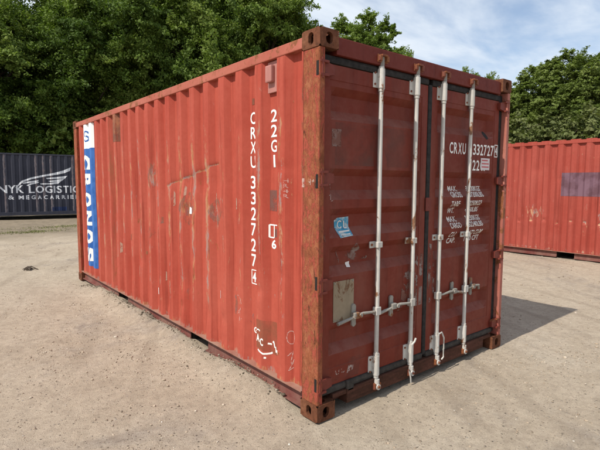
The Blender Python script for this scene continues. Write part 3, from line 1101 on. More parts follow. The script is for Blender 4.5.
# lettering of the right leaf
art = Art()
for i, ch in enumerate('CRXU'):
    art.text(ch, 1.524 + i * 0.066, 1.524 + i * 0.066 + 0.052, 1.872, 1.968, 0.014)
for i, ch in enumerate('332727'):
    art.text(ch, 1.892 + i * 0.061, 1.892 + i * 0.061 + 0.050, 1.874, 1.972, 0.014)
art.text('4', 2.268, 2.306, 1.888, 1.962, 0.012)
art.line([(2.258, 1.870), (2.315, 1.870), (2.315, 1.980), (2.258, 1.980), (2.258, 1.870)], 0.008)
for i, ch in enumerate('22G1'):
    w = 0.020 if ch == '1' else 0.052
    art.text(ch, 1.894 + i * 0.064, 1.894 + i * 0.064 + w, 1.734, 1.828, 0.014)
lay_door(art, 'letter', M['letter'], doorR, ra, rb_)
art = Art()
rows = [(1.594, 'MAX.', '30400KGS', 0), (1.541, 'GROSS', '67200LBS', 0), (1.462, 'TARE', '2250KGS', 0), (1.402, 'WT.', '4960LBS', 0.35), (1.325, 'MAX.', '28230KGS', 0), (1.270, 'CARGO', '62240LBS', 0), (1.192, 'CU.', '1172 CUM', 0), (1.134, 'CAP.', '1170 CFT', 0.35)]
for z, t1, t2, sh in rows:
    w1 = 0.034 * len(t1)
    art.text(t1, 1.585, 1.585 + w1, z - 0.047, z, 0.018, shear=sh)
    art.text(t2, 1.868, 1.868 + 0.0305 * len(t2), z - 0.047, z, 0.018, shear=sh)
lay_door(art, 'letter', M['letter2'], doorR, ra, rb_)
art = Art().quad(2.028, 2.185, 1.742, 1.850)
lay_door(art, 'paper_sticker', M['paper'], doorR, ra, rb_, 0.004)
art = Art()
for k in range(3):
    art.quad(2.045, 2.170 - 0.02 * (k == 2), 1.765 + k * 0.030, 1.775 + k * 0.030)
lay_door(art, 'sticker_print', M['redprint'], doorR, ra, rb_, 0.0052)
lay_door(Art().poly([(2.12 + 0.034 * math.cos(t), 2.062 + 0.040 * math.sin(t)) for t in np.linspace(0, 6.1, 12)]), 'burn_mark', M['rubber'], doorR, ra, rb_, 0.0015)
# left leaf: plate, sticker, scrapes
box_part('data_plate', M['plate'], doorL, (0.185, 0.385, 0.050, 0.0535, 0.648, 0.935), bev=0.001)
for rx_ in (0.197, 0.373):
    for rz_ in (0.66, 0.923):
        bm = bmesh.new()
        tube(bm, [(rx_, 0.0505, rz_), (rx_, 0.0465, rz_)], 0.006, 8)
        from_bm('rivet', bm, M['galv'], doorL)
lay_door(Art().poly([(0.232, 1.355), (0.262, 1.372), (0.372, 1.378), (0.372, 1.315), (0.378, 1.245), (0.250, 1.235), (0.236, 1.290)]), 'torn_sticker', M['skyblue'], doorL, la, lb, 0.002)
art = Art()
art.line([(0.255, 1.275), (0.362, 1.280)], 0.010)
art.line([(0.262, 1.255), (0.360, 1.260)], 0.005)
art.arc(0.285, 1.325, 0.022, 0.025, 0.8, 5.6, 0.008)
art.line([(0.325, 1.350), (0.325, 1.300), (0.352, 1.300)], 0.009)
lay_door(art, 'sticker_print', M['letter2'], doorL, la, lb, 0.004)
lay_door(Art().poly([(0.40, 1.20), (0.60, 1.055), (0.36, 1.065)]), 'scrape_mark', M['doorscuff'], doorL, la, lb)
lay_door(Art().poly([(0.345, 1.125), (0.395, 1.130), (0.390, 1.095), (0.35, 1.09)]), 'scrape_mark', M['doorscuff'], doorL, la, lb, 0.003)
lay_door(Art().poly([(0.345, 1.05), (0.385, 1.055), (0.380, 1.015), (0.345, 1.018)]), 'paint_fleck', M['letter2'], doorL, la, lb, 0.003)
lay_door(Art().poly([(0.24, 1.16), (0.27, 1.10), (0.30, 1.13), (0.28, 1.05)]), 'scrape_mark', M['doorscuff'], doorL, la, lb, 0.003)
lay_door(Art().poly([(0.91, 0.60), (1.185, 0.62), (1.185, 1.04), (1.12, 1.06), (0.94, 0.88)]), 'scrape_mark', M['doorscuff'], doorL, la, lb)
lay_door(Art().poly([(1.265, 0.60), (1.36, 0.66), (1.35, 1.10), (1.265, 1.12)]), 'scrape_mark', M['doorscuff'], doorR, ra, rb_)
lay_door(Art().quad(0.19, 0.98, 1.735, 2.02), 'faded_patch', M['doorgrey'], doorL, la, lb, 0.0015)
lay_door(Art().quad(0.158, 0.245, 1.86, 1.975), 'faded_patch', M['doorscuff'], doorL, la, lb, 0.002)
lay_door(Art().poly([(0.17, 0.36), (0.47, 0.36), (0.44, 0.22), (0.17, 0.225)]), 'overpaint_patch', M['doorgrey'], doorL, la, lb, 0.0015)
art = Art()
art.line([(0.21, 0.30), (0.22, 0.27), (0.24, 0.27), (0.245, 0.30)], 0.007)
art.line([(0.27, 0.30), (0.275, 0.27), (0.30, 0.275)], 0.007)
art.poly([(0.32, 0.255), (0.385, 0.27), (0.39, 0.30), (0.34, 0.31)])
art.line([(0.14, 1.62), (0.15, 1.57), (0.165, 1.61), (0.17, 1.55)], 0.006)
art.line([(0.14, 1.53), (0.165, 1.55), (0.15, 1.49), (0.18, 1.50)], 0.006)
lay_door(art, 'chalk_scribble', M['chalk'], doorL, la, lb)
lay_door(Art().poly([(0.085, 1.26), (0.13, 1.28), (0.145, 1.23), (0.10, 1.22)]), 'scrape_mark', M['doorscuff'], doorL, la, lb)

# hinges: blade, ribs and pin
for d, sx in ((doorL, 0), (doorR, 1)):
    for z in (2.345, 1.645, 0.93, 0.245):
        bm = bmesh.new()
        pts = [(0.012, -0.048), (0.060, -0.048), (0.150, -0.030), (0.150, 0.030), (0.060, 0.044), (0.012, 0.044)]
        fr = [bm.verts.new(((W20 - p[0]) if sx else p[0], 0.020, z + p[1])) for p in pts]
        bk = [bm.verts.new(((W20 - p[0]) if sx else p[0], 0.048, z + p[1])) for p in pts]
        bm.faces.new(fr)
        bm.faces.new(bk[::-1])
        for i in range(6):
            bm.faces.new((fr[i], fr[(i + 1) % 6], bk[(i + 1) % 6], bk[i]))
        for dz in (-0.044, 0.040):
            a_, b_ = (0.010, 0.085) if not sx else (W20 - 0.085, W20 - 0.010)
            bx(bm, a_, b_, 0.001, 0.021, z + dz - 0.008, z + dz + 0.008, 0.002)
        xp = W20 - 0.030 if sx else 0.030
        tube(bm, [(xp, 0.010, z - 0.066), (xp, 0.010, z + 0.062)], 0.010, 10)
        from_bm('hinge', bm, M['hinge'], d)

# locking gear
YR = 0.026
RODS = [(doorL, 0.609, -1), (doorL, 1.020, -1), (doorR, 1.378, 1), (doorR, 1.797, 1)]
for i, (d, x, sg) in enumerate(RODS):
    yd = YD - 0.004
    bm = bmesh.new()
    tube(bm, [(x, YR, 0.085), (x, YR, 2.50)], 0.0168, 14)
    rod = from_bm('locking_rod', bm, M['white'], d, smooth=40)
    # bearing brackets with flanges and bolts
    for zt, zb in ((2.425, 2.290), (0.325, 0.175)):
        bm = bmesh.new()
        tube(bm, [(x, YR, zb), (x, YR, zt)], 0.0255, 14)
        tube(bm, [(x, YR, zb - 0.022), (x, YR, zb)], 0.021, 12)
        tube(bm, [(x, YR, zt), (x, YR, zt + 0.022)], 0.021, 12)
        bx(bm, x - 0.062, x + 0.062, yd - 0.006, yd + 0.002, zb + 0.004, zt - 0.004, 0.002)
        bx(bm, x - 0.024, x + 0.024, YR, yd, zb + 0.004, zt - 0.004)
        from_bm('bearing_bracket', bm, M['white'], d, smooth=40)
        for sx in (-1, 1):
            for z in (zb + 0.028, zt - 0.028):
                bm = bmesh.new()
                tube(bm, [(x + sx * 0.046, yd - 0.005, z), (x + sx * 0.046, yd - 0.013, z)], 0.008, 6)
                from_bm('bolt', bm, M['keeper'], d)
    # guides half way up
    bm = bmesh.new()
    zg = 1.165
    bx(bm, x - 0.070, x + 0.045, yd - 0.008, yd + 0.002, zg - 0.024, zg + 0.024, 0.002)
    bx(bm, x - 0.026, x + 0.026, YR - 0.022, yd - 0.006, zg - 0.022, zg + 0.022, 0.005)
    from_bm('rod_guide', bm, M['white'], d)
    bm = bmesh.new()
    tube(bm, [(x - 0.052, yd - 0.007, zg), (x - 0.052, yd - 0.014, zg)], 0.010, 6)
    from_bm('bolt', bm, M['keeper'], d)
    # cams and their keepers
    bm = bmesh.new()
    for q_ in (-1, 1):
        bx(bm, x + q_ * 0.036 - 0.014, x + q_ * 0.036 + 0.014, -0.006, 0.0165, 2.472, 2.512, 0.006)
    bx(bm, x - 0.054, x + 0.054, 0.0120, 0.0172, 2.464, 2.520, 0.003)
    bx(bm, x - 0.030, x + 0.030, -0.010, 0.0130, 2.506, 2.519, 0.003)
    from_bm('cam_keeper', bm, M['keeper'], box)
    bm = bmesh.new()
    tube(bm, [(x, YR, 2.44), (x, YR, 2.505)], 0.021, 12)
    from_bm('cam', bm, M['galv'], d)
    bm = bmesh.new()
    bx(bm, x - 0.034, x - 0.020, 0.000, 0.0195, 0.072, 0.116, 0.003)
    bx(bm, x + 0.020, x + 0.034, 0.000, 0.0195, 0.072, 0.116, 0.003)
    bx(bm, x - 0.036, x + 0.036, 0.0145, 0.0190, 0.068, 0.120, 0.002)
    from_bm('cam_keeper', bm, M['keeper'], box)
    bm = bmesh.new()
    tube(bm, [(x, YR - 0.010, 0.088), (x, YR - 0.010, 0.145)], 0.021, 12)
    tube(bm, [(x, YR - 0.034, 0.088), (x, YR + 0.004, 0.088)], 0.022, 12)
    from_bm('cam', bm, M['white'], d, smooth=40)
    bm = bmesh.new()
    tube(bm, [(x, YR - 0.0335, 0.090), (x, YR - 0.042, 0.090)], 0.011, 8)
    from_bm('bolt', bm, M['keeper'], d)
    # handle: hub on the rod, arm towards the door's outer side, catch plate and hasp
    zh = 0.668
    ln = 0.40 if i in (0, 1, 2) else 0.235
    bm = bmesh.new()
    bx(bm, x - 0.026, x + 0.024, YR - 0.021, YR + 0.020, zh - 0.030, zh + 0.030, 0.004)
    from_bm('handle_hub', bm, M['white'], d)
    bm = bmesh.new()
    tube(bm, [(x + sg * 0.026, YR - 0.006, zh), (x + sg * 0.075, YR - 0.008, zh + 0.002)], 0.0095, 10)
    tube(bm, [(x + sg * 0.07, YR - 0.008, zh + 0.002), (x + sg * 0.16, YR - 0.014, zh + 0.012), (x + sg * 0.21, YR - 0.014, zh + 0.008)], [0.0095, 0.011, 0.010], 10)
    tube(bm, [(x + sg * 0.20, YR - 0.014, zh + 0.008), (x + sg * ln, YR + 0.004, zh - 0.030)], [0.0095, 0.013], 10)
    from_bm('handle', bm, M['galv'], d, smooth=40)
    bm = bmesh.new()
    xc = x + sg * (0.232 if i != 3 else 0.115)
    for dz, r in ((0.062, 0.021), (-0.062, 0.021)):
        tube(bm, [(xc, yd - 0.001, zh + dz + 0.004), (xc, yd - 0.014, zh + dz + 0.004)], r, 14)
    bx(bm, xc - 0.0205, xc + 0.0205, yd - 0.0135, yd - 0.001, zh - 0.058, zh + 0.066, 0.002)
    bx(bm, xc - 0.028, xc + 0.024, YR - 0.026, yd - 0.013, zh - 0.014, zh + 0.030, 0.006)
    tube(bm, [(xc + sg * -0.026, YR - 0.030, zh + 0.008), (xc + sg * -0.026, YR - 0.040, zh + 0.008)], 0.014, 12)
    from_bm('handle_catch', bm, M['galv'], d)
# seal cables hanging from the two inner rods
for d, x, pts in ((doorL, 1.020, [(-0.035, 0.33), (-0.045, 0.25), (-0.040, 0.17), (-0.050, 0.12), (-0.036, 0.06), (-0.028, 0.02)]), (doorR, 1.378, [(-0.03, 0.345), (0.022, 0.352), (0.050, 0.30), (0.056, 0.20), (0.050, 0.13), (0.030, 0.11)])):
    bm = bmesh.new()
    tube(bm, [(x + p[0], YR - 0.040 + 0.004 * (k % 2), p[1]) for k, p in enumerate(pts)], 0.0065, 8)
    if x < 1.2:
        tube(bm, [(x - 0.035, YR - 0.038, 0.33), (x + 0.01, YR - 0.034, 0.35), (x + 0.032, YR - 0.028, 0.37)], 0.008, 8)
    from_bm('seal_cable', bm, M['seal'], d, smooth=50)

# ------------------------------------------------------------------ container on the right
rc = empty('shipping_container', (8.78, -2.16, -0.012), 0, 'brick red steel container at the right edge with a purple grey painted rectangle', 'container', 'steel shipping containers in the yard')
castings(rc, L20, H20, CASTMESH)
PHR = 0.40


def dent_r(Y, Z):
    X = 0.008 * vnoise(Y * 1.5, Z * 1.2, 31) + 0.004 * vnoise(Y * 5, Z * 4, 32)
    t = (Y - PHR) % PITCH_Y
    k = np.floor((Y - PHR) / PITCH_Y)
    ridge = np.exp(-((t - 0.242) / 0.045) ** 2)
    zz = 0.83 + 0.03 * np.sin(k * 2.3) - 0.012 * (Y - 3)
    X = X + 0.020 * ridge * np.exp(-((Z - zz) / 0.030) ** 2) - 0.008 * ridge * np.exp(-((Z - zz + 0.05) / 0.025) ** 2)
    for y, z, sy, sz, a_ in ((4.75, 1.95, 0.08, 0.1, 0.014), (4.2, 1.75, 0.1, 0.05, 0.010), (3.5, 2.1, 0.1, 0.2, -0.008), (4.9, 0.5, 0.1, 0.15, 0.012)):
        X = X + a_ * gauss(Y, Z, y, z, sy, sz)
    return X * np.minimum(sstep(0.19, 0.3, Z), 1 - sstep(2.42, 2.5, Z))


def wear_r(Y, Z):
    t = (Y - PHR) % PITCH_Y
    k = np.floor((Y - PHR) / PITCH_Y)
    ridge = np.exp(-((t - 0.236) / 0.03) ** 2)
    on = (np.sin(k * 12.9) * 0.5 + 0.5)
    w = 0.37 + 0.78 * ridge * on * (0.6 + 0.9 * vnoise(Y * 2, Z * 1.1, 33)) * sstep(0.3, 0.7, Z) * (1 - sstep(1.7, 2.2, Z))
    zz = 0.83 + 0.03 * np.sin(k * 2.3) - 0.012 * (Y - 3)
    w = w + 0.45 * np.exp(-((t - 0.242) / 0.04) ** 2) * np.exp(-((Z - zz) / 0.02) ** 2) + 0.30 * gauss(Y, Z, 4.75, 1.0, 0.2, 0.14) + 0.2 * np.exp(-((Z - 0.2) / 0.03) ** 2)
    return np.clip(w, 0, 1.1)


rside = corrugated('side_panel', 0.172, L20 - 0.172, 0.164, 2.496, PHR, 0.008, DC, 70, M['right'], rc, dent_r, wear_r, 1, sub=4)
rails(rc, L20, H20, M['right'], M['lowrail'], [(1.85, 2.21), (3.87, 4.23)])
roof_and_far(rc, L20, H20, PHR, M['right'], M['roof'], M['right'], M['lowrail'], near_end=True)
bm = bmesh.new()
for k in range(19):                                               # roof sheet edges standing up behind the rail
    bx(bm, 0.012, 0.05, 0.25 + k * 0.3, 0.25 + k * 0.3 + 0.20, H20 - 0.0295, H20 - 0.012, 0.003)
from_bm('roof_edge', bm, M['right'], rc)
for sx in (0, 1):
    for sy in (0, 1):
        x0, x1 = (0.004, 0.15) if not sx else (W20 - 0.15, W20 - 0.004)
        y0, y1 = (0.005, 0.165) if not sy else (L20 - 0.165, L20 - 0.005)
        box_part('corner_post', M['right'], rc, (x0, x1, y0, y1, 0.118, 2.473), bev=0.006)
rus = sorted({-p[0] for p in prof_breaks(0.17, 5.9, PHR)})
Art().quad(-4.19, -2.0, 1.375, 1.875).lay('overpaint_patch', lambda u, v: (0.008 + DC * float(prof(-u, PHR)) + float(dent_r(np.array(-u), np.array(v))) - 0.0025, -u, v), rus + [r_ - 0.03 for r_ in rus], list(np.arange(0.2, 2.5, 0.06)), M['purple'], rside)

# ------------------------------------------------------------------ navy container behind, on sleepers
L40 = 12.192
P0 = Vector((0.494, 20.04))
dirx = Vector((0.9895, -0.1446))
U_END = 7.5
org = P0 + dirx * U_END
nk = empty('shipping_container', (org.x, org.y, 0.222), math.atan2(dirx.x, -dirx.y) + 0.0, 'long navy blue steel container behind on the left with white wing emblem', 'container', 'steel shipping containers in the yard')
nk.rotation_euler = (0, 0, math.atan2(dirx.x, -dirx.y))
# local +y must point to the left (-dirx): R(t)(0,1) = (-sin t, cos t)
nk.rotation_euler = (0, 0, math.atan2(dirx.x, -dirx.y))
castnavy = CASTMESH.copy()
castnavy.materials[0] = M['navy']
castings(nk, L40, H20, castnavy)
PHN = 0.37
nside = corrugated('side_panel', 0.172, L40 - 0.172, 0.165, 2.515, PHN, 0.008, DC, 14, M['navy'], nk, None, lambda Y, Z: 0.34 + 0.55 * np.exp(-((((Y - PHN) % PITCH_Y) - 0.0) / 0.02) ** 2), 1, sub=1)  # pale stripe along each left-facing flank paints in the sunlight it catches
roof_and_far(nk, L40, H20, PHN, M['navy'], M['navy'], M['navy'], M['navy'], near_end=True)
for sx in (0, 1):
    x0, x1 = (0.003, 0.062) if not sx else (W20 - 0.062, W20 - 0.003)
    box_part('top_rail', M['navy'], nk, (x0, x1, 0.178, L40 - 0.178, H20 - 0.078, H20 - 0.02), bev=0.006)
    box_part('bottom_rail', M['navy'], nk, (x0, x1, 0.178, L40 - 0.178, 0.02, 0.166), bev=0.006)
    for sy in (0, 1):
        x0, x1 = (0.004, 0.15) if not sx else (W20 - 0.15, W20 - 0.004)
        y0, y1 = (0.005, 0.165) if not sy else (L40 - 0.165, L40 - 0.005)
        box_part('corner_post', M['navy'], nk, (x0, x1, y0, y1, 0.118, 2.473), bev=0.006)
nus = sorted({U_END - p[0] for p in prof_breaks(0.17, L40 - 0.2, PHN)})


def lay_nyk(art, name, mat, off=0.004):
    return art.lay(name, lambda u, v: (0.008 + DC * float(prof(U_END - u, PHN)) - off, U_END - u, v - 0.222), nus, [], mat, nside)


art = Art()
for ch, a_, b_ in (('N', -0.06, 0.27), ('Y', 0.29, 0.57), ('K', 0.58, 0.86)):
    art.text(ch, a_, b_, 1.165, 1.490, 0.02)
uu = 1.03
for ch in 'LOGISTICS':
    w = {'I': 0.06, 'O': 0.29, 'G': 0.28, 'C': 0.27}.get(ch, 0.215)
    art.text(ch, uu, uu + w, 1.165, 1.470, 0.02)
    uu += w + 0.045
lay_nyk(art, 'letter', M['nykletter'])
art = Art()
art.text('&', 0.29, 0.50, 0.905, 1.075, 0.02)
uu = 0.655
for ch in 'MEGACARRIER':
    w = {'I': 0.035, 'M': 0.19, 'G': 0.155, 'E': 0.12}.get(ch, 0.15)
    art.text(ch, uu, uu + w, 0.905, 1.070, 0.03)
    uu += w + 0.075
lay_nyk(art, 'letter', M['nykletter'])
# wing emblem
art = Art()


def wing(pts):
    art.poly([((p[0]) * 0.00745, 1.49 + (225 - p[1]) * 0.0081) for p in pts], False)


def wstrip(top, bot):
    art.piece()
    for k in range(len(top) - 1):
        wing([top[k], top[k + 1], bot[k + 1], bot[k]])


wstrip([(75, 236), (105, 203), (150, 186), (210, 172), (270, 160), (315, 147), (355, 129)], [(80, 238), (112, 210), (155, 194), (212, 181), (272, 171), (320, 161), (350, 148)])
wstrip([(225, 187), (280, 182), (335, 175)], [(230, 193), (285, 191), (322, 188)])
wstrip([(235, 203), (275, 197), (322, 188)], [(245, 208), (280, 207), (305, 202)])
wstrip([(195, 216), (240, 214), (300, 204)], [(198, 221), (245, 221), (285, 217)])
wstrip([(108, 213), (140, 205), (190, 199)], [(115, 218), (145, 213), (180, 208)])
wstrip([(128, 226), (150, 214), (192, 207)], [(133, 229), (158, 220), (184, 214)])
lay_nyk(art, 'emblem_feather', M['nykletter'], 0.0045)
lay_nyk(Art().quad(1.86, 2.42, 0.40, 0.57), 'blue_patch', worn('faded blue patch', (0.02, 0.035, 0.10), 0.3, 0.5, 6, amount=0.8))
for k, yy in enumerate((0.10, 4.0, 8.1, 12.05)):
    t = bmesh.new()
    c_ = org - dirx * yy
    bx(t, -0.35, 2.75, -0.125, 0.125, -0.19, 0.0, 0.012)
    o = from_bm('timber_sleeper', t, M['wood'])
    o.location = (c_.x, c_.y, 0.221)
    o.rotation_euler = nk.rotation_euler
    tag(o, ['brown timber sleeper under the right end of the navy container', 'brown timber sleeper under the navy container, second from its right end', 'brown timber sleeper under the navy container, second from its left end', 'brown timber sleeper under the left end of the navy container'][k], 'timber', 'sleepers under the navy container')

# ------------------------------------------------------------------ trees
def leafmat(name, dark, mid, light, trans=0.25):
    s = MT(name)
    f = s.attr('tone')
    col = s.ramp(f, [(0.0, dark), (0.5, mid), (1.0, light)])
    s.fin(col, 0.6, 0.18)
    t = s.n('ShaderNodeBsdfTranslucent')
    s.l(s.mix(1.0, col, (1.0, 1.15, 0.55), 'MULTIPLY'), t.inputs[0])
    mx = s.n('ShaderNodeMixShader')
    mx.inputs[0].default_value = trans
    s.l(s.b.outputs[0], mx.inputs[1])
    s.l(t.outputs[0], mx.inputs[2])
    s.l(mx.outputs[0], s.out.inputs[0])
    return s.m


M['leafdark'] = leafmat('deep green foliage', (0.052, 0.092, 0.014), (0.128, 0.190, 0.032), (0.230, 0.290, 0.068), 0.32)
M['leaflight'] = leafmat('light green foliage', (0.115, 0.170, 0.032), (0.180, 0.245, 0.056), (0.25, 0.31, 0.088), 0.42)
M['leafmid'] = leafmat('mid green foliage', (0.085, 0.120, 0.024), (0.140, 0.185, 0.042), (0.200, 0.245, 0.070), 0.32)
M['leafolive'] = leafmat('olive shrub foliage', (0.085, 0.105, 0.032), (0.135, 0.160, 0.052), (0.19, 0.205, 0.085), 0.3)
sb = MT('grey brown bark')
nb = sb.noise(6, 8, 0.7, 0.4, st=(1, 1, 0.25))
sb.bump(nb, 0.8, 0.03)
M['bark'] = sb.fin(sb.ramp(nb, [(0.3, (0.045, 0.034, 0.025)), (0.7, (0.15, 0.12, 0.095))]), 0.95, 0.1)


def crown_mesh(name, seed, rx, rz, ncl, per, leafsz, mat, clr=(0.14, 0.24), shell=0.45, bumps=9, low=-0.75, lobe=5.5, lobe_r=0.33):
    """leaf mass round the origin; returns the mesh and the clump centres"""
    r = np.random.default_rng(seed)
    bd = r.normal(size=(bumps, 3))
    bd /= np.linalg.norm(bd, axis=1)[:, None]
    ba = r.uniform(-0.30, 0.34, bumps)
    D = r.normal(size=(ncl * 3, 3))
    D /= np.linalg.norm(D, axis=1)[:, None]
    D = D[D[:, 2] > low][:ncl]
    R = 1 + (ba[None, :] * np.clip((D @ bd.T - 0.55) / 0.45, 0, 1)).sum(1)
    rr = R * r.uniform(0, 1, len(D)) ** shell
    cen = D * rr[:, None] * np.array([rx, rx, rz]) * 0.86
    # boughs: pull the clumps together round fewer bough ends, leaving dark hollows between them
    nb_ = max(6, int(len(D) / lobe))
    bo = D[:nb_] * (R[:nb_] * r.uniform(0.45, 0.95, nb_))[:, None] * np.array([rx, rx, rz]) * 0.84
    near = np.argmin(((cen[:, None] - bo[None]) ** 2).sum(2), 1)
    dv = cen - bo[near]
    ln = np.linalg.norm(dv, axis=1)[:, None] + 1e-6
    lim = rx * lobe_r * r.uniform(0.55, 1.0, len(D))[:, None]
    cen = bo[near] + dv / ln * np.minimum(ln, lim) * np.array([1, 1, 0.75])
    cr = r.uniform(*clr, len(D)) * rx
    bt = r.normal(0, 0.17, nb_)
    ctone = np.clip(r.normal(0.45, 0.15, len(D)) + bt[near], 0, 1)
    n = len(D) * per
    ci = np.repeat(np.arange(len(D)), per)
    off = r.normal(size=(n, 3))
    off /= np.linalg.norm(off, axis=1)[:, None]
    off *= (r.uniform(0, 1, n) ** 0.5)[:, None] * np.array([1, 1, 0.55])
    # twigs: gather the leaves of a clump round a few spikes so that its outline is uneven
    nsp = 5
    ax = cen / (np.linalg.norm(cen, axis=1)[:, None] + 1e-6)
    ax = ax[:, None, :] * 0.7 + r.normal(size=(len(D), nsp, 3)) * 0.65 + np.array([0, 0, 0.12])
    ax /= np.linalg.norm(ax, axis=2)[:, :, None]
    al = r.uniform(0.8, 2.0, (len(D), nsp))
    si = r.integers(0, nsp, n)
    tt = r.uniform(-0.15, 1.0, n)
    P = cen[ci] + ax[ci, si] * (tt * al[ci, si] * cr[ci])[:, None] + off * (cr[ci] * (0.62 - 0.36 * np.clip(tt, 0, 1)))[:, None]
    P[:, 2] -= np.clip(tt, 0, 1) ** 2 * cr[ci] * 0.30
    out = P / np.array([rx, rx, rz])
    out /= np.linalg.norm(out, axis=1)[:, None] + 1e-6
    N = out * 0.45 + np.array([0, 0, 0.6]) + r.normal(size=(n, 3)) * 0.55
    N /= np.linalg.norm(N, axis=1)[:, None]
    T = r.normal(size=(n, 3))
    T -= (T * N).sum(1)[:, None] * N
    T /= np.linalg.norm(T, axis=1)[:, None]
    B = np.cross(N, T)
    sz = leafsz * r.uniform(0.55, 1.6, n)[:, None]
    V = np.stack([P - T * sz * 0.55, P + B * sz * 0.30 + N * sz * 0.08, P + T * sz * 0.6 - N * sz * 0.10, P - B * sz * 0.30 + N * sz * 0.08], 1).reshape(-1, 3)
    tone = np.clip(np.repeat(ctone[ci] + r.normal(0, 0.16, n), 4), 0, 1)
    me = bpy.data.meshes.new(name)
    me.vertices.add(n * 4)
    me.vertices.foreach_set('co', V.astype(np.float32).ravel())
    me.loops.add(n * 4)
    me.loops.foreach_set('vertex_index', np.arange(n * 4, dtype=np.int32))
    me.polygons.add(n)
    me.polygons.foreach_set('loop_start', np.arange(0, n * 4, 4, dtype=np.int32))
    me.polygons.foreach_set('loop_total', np.full(n, 4, np.int32))
    at = me.attributes.new('tone', 'FLOAT', 'POINT')
    at.data.foreach_set('value', tone.astype(np.float32))
    me.materials.append(mat)
    me.update(calc_edges=True)
    return me, cen


def wood_mesh(seed, cen, zc, r0, nlimb):
    """trunk from z=0 up into the crown whose centre is at height zc, with limbs to clump centres"""
    r = np.random.default_rng(seed)
    top = zc + np.percentile(cen[:, 2], 85)
    bmT = bmesh.new()
    pts, rs = [], []
    wob = r.normal(size=(8, 2)) * 0.10
    for k in range(8):
        t = k / 7
        pts.append((wob[k, 0] * t, wob[k, 1] * t, t * top - 0.25 * (k == 0)))
        rs.append(r0 * (1.35 if k == 0 else 1 - 0.85 * t))
    tube(bmT, pts, rs, 10)
    bmL = bmesh.new()
    for i in r.choice(len(cen), min(nlimb, len(cen)), replace=False):
        c_ = Vector(cen[i]) + Vector((0, 0, zc))
        h = max(top * 0.22, min(top * 0.9, c_.z - 0.55 * math.hypot(c_.x, c_.y)))
        a_ = Vector((0, 0, h))
        m_ = a_.lerp(c_, 0.5) + Vector((r.normal() * 0.2, r.normal() * 0.2, 0.15))
        q = r0 * 0.42 * (1 - 0.6 * h / top)
        tube(bmL, [a_, m_, c_], [q, q * 0.6, q * 0.2], 6)
    out = []
    for nm, b_ in (('trunk', bmT), ('limbs', bmL)):
        me = bpy.data.meshes.new(nm)
        b_.to_mesh(me)
        b_.free()
        me.materials.append(M['bark'])
        out.append(me)
    return out


def spot(pxl, depth):
    """ground point seen in image column pxl (of 600) at a given depth along the view"""
    f2 = Vector((math.sin(YAW), math.cos(YAW)))
    rr = Vector((math.cos(YAW), -math.sin(YAW)))
    p = Vector((CAM.x, CAM.y)) + f2 * depth + rr * (pxl - 300) / 465.58 * depth
    return p.x, p.y


KINDS = {}


def tree_kind(key, seed, rx, rz, zc, ncl, per, leafsz, mat, r0, nlimb, **kw):
    me, cen = crown_mesh('crown', seed, rx, rz, ncl, per, leafsz, mat, **kw)
    KINDS[key] = (me, wood_mesh(seed + 1, cen, zc, r0, nlimb), zc)


tree_kind('big', 101, 5.0, 5.4, 7.2, 270, 680, 0.125, M['leafdark'], 0.30, 40)
tree_kind('big2', 102, 4.8, 5.6, 7.6, 260, 680, 0.125, M['leafdark'], 0.28, 40)
tree_kind('airy', 103, 3.2, 4.2, 9.6, 190, 480, 0.125, M['leaflight'], 0.20, 40, clr=(0.10, 0.24), bumps=10, shell=0.55, lobe=4, lobe_r=0.36)
tree_kind('round', 104, 3.6, 3.55, 6.35, 560, 300, 0.12, M['leafmid'], 0.24, 36, clr=(0.09, 0.16), bumps=6, shell=0.34, lobe=3, lobe_r=0.36)
tree_kind('shrub', 105, 1.9, 1.55, 1.5, 90, 190, 0.13, M['leafdark'], 0.07, 26, clr=(0.14, 0.26))
tree_kind('bush', 106, 1.8, 1.9, 2.3, 90, 210, 0.12, M['leafolive'], 0.07, 30, clr=(0.12, 0.24))


def plant(key, name, cat, label, group, pxl, depth, rz, sc=(1, 1, 1), z0=None):
    me, wood, zc = KINDS[key]
    x, y = spot(pxl, depth)
    z = float(gheight(x, y)) if z0 is None else z0
    t = empty(name, (x, y, z), rz, label, cat, group)
    t.scale = sc
    for nm, m_ in zip(('trunk', 'limbs'), wood):
        link(bpy.data.objects.new(nm, m_), t)
    c_ = link(bpy.data.objects.new('crown', me), t)
    c_.location = (0, 0, zc)
    return t


TG = 'trees behind the containers'
plant('big', 'leafy_tree', 'tree', 'dense dark green tree at the left edge, above the left end of the lettering', TG, 5, 29, 0.4, (1, 1, 1.05))
plant('big2', 'leafy_tree', 'tree', 'dense dark green tree rising behind the wing emblem of the navy container', TG, 88, 31, 2.1, (1.05, 1.05, 1.15))
plant('big', 'leafy_tree', 'tree', 'dense dark green tree behind the middle of the red container roof edge', TG, 175, 33, 3.6, (1.12, 1.12, 1.36))
plant('big2', 'leafy_tree', 'tree', 'dense dark green tree just left of the near top corner of the red container', TG, 268, 35, 5.2, (1.16, 1.16, 1.48))
plant('big', 'leafy_tree', 'tree', 'dark tree in the back row between the two leftmost trees', TG, 40, 38, 1.2, (1.2, 1.2, 1.35))
plant('big2', 'leafy_tree', 'tree', 'dark tree in the back row showing high behind the wing emblem tree', TG, 130, 40, 4.2, (1.25, 1.25, 1.5))
plant('big', 'leafy_tree', 'tree', 'dark tree in the back row above the middle of the container roof', TG, 222, 42, 0.9, (1.22, 1.22, 1.6))
plant('airy', 'leafy_tree', 'tree', 'light green airy tree standing tall above the left door', TG, 360, 37, 0.9, (1.12, 1.12, 1.12))
plant('airy', 'leafy_tree', 'tree', 'small light green treetop just right of the tall airy tree', TG, 402, 41, 2.4, (0.50, 0.50, 1.0))
plant('airy', 'leafy_tree', 'tree', 'light green treetop peeping over the header above the right door', TG, 463, 44, 4.0, (0.60, 0.60, 0.935))
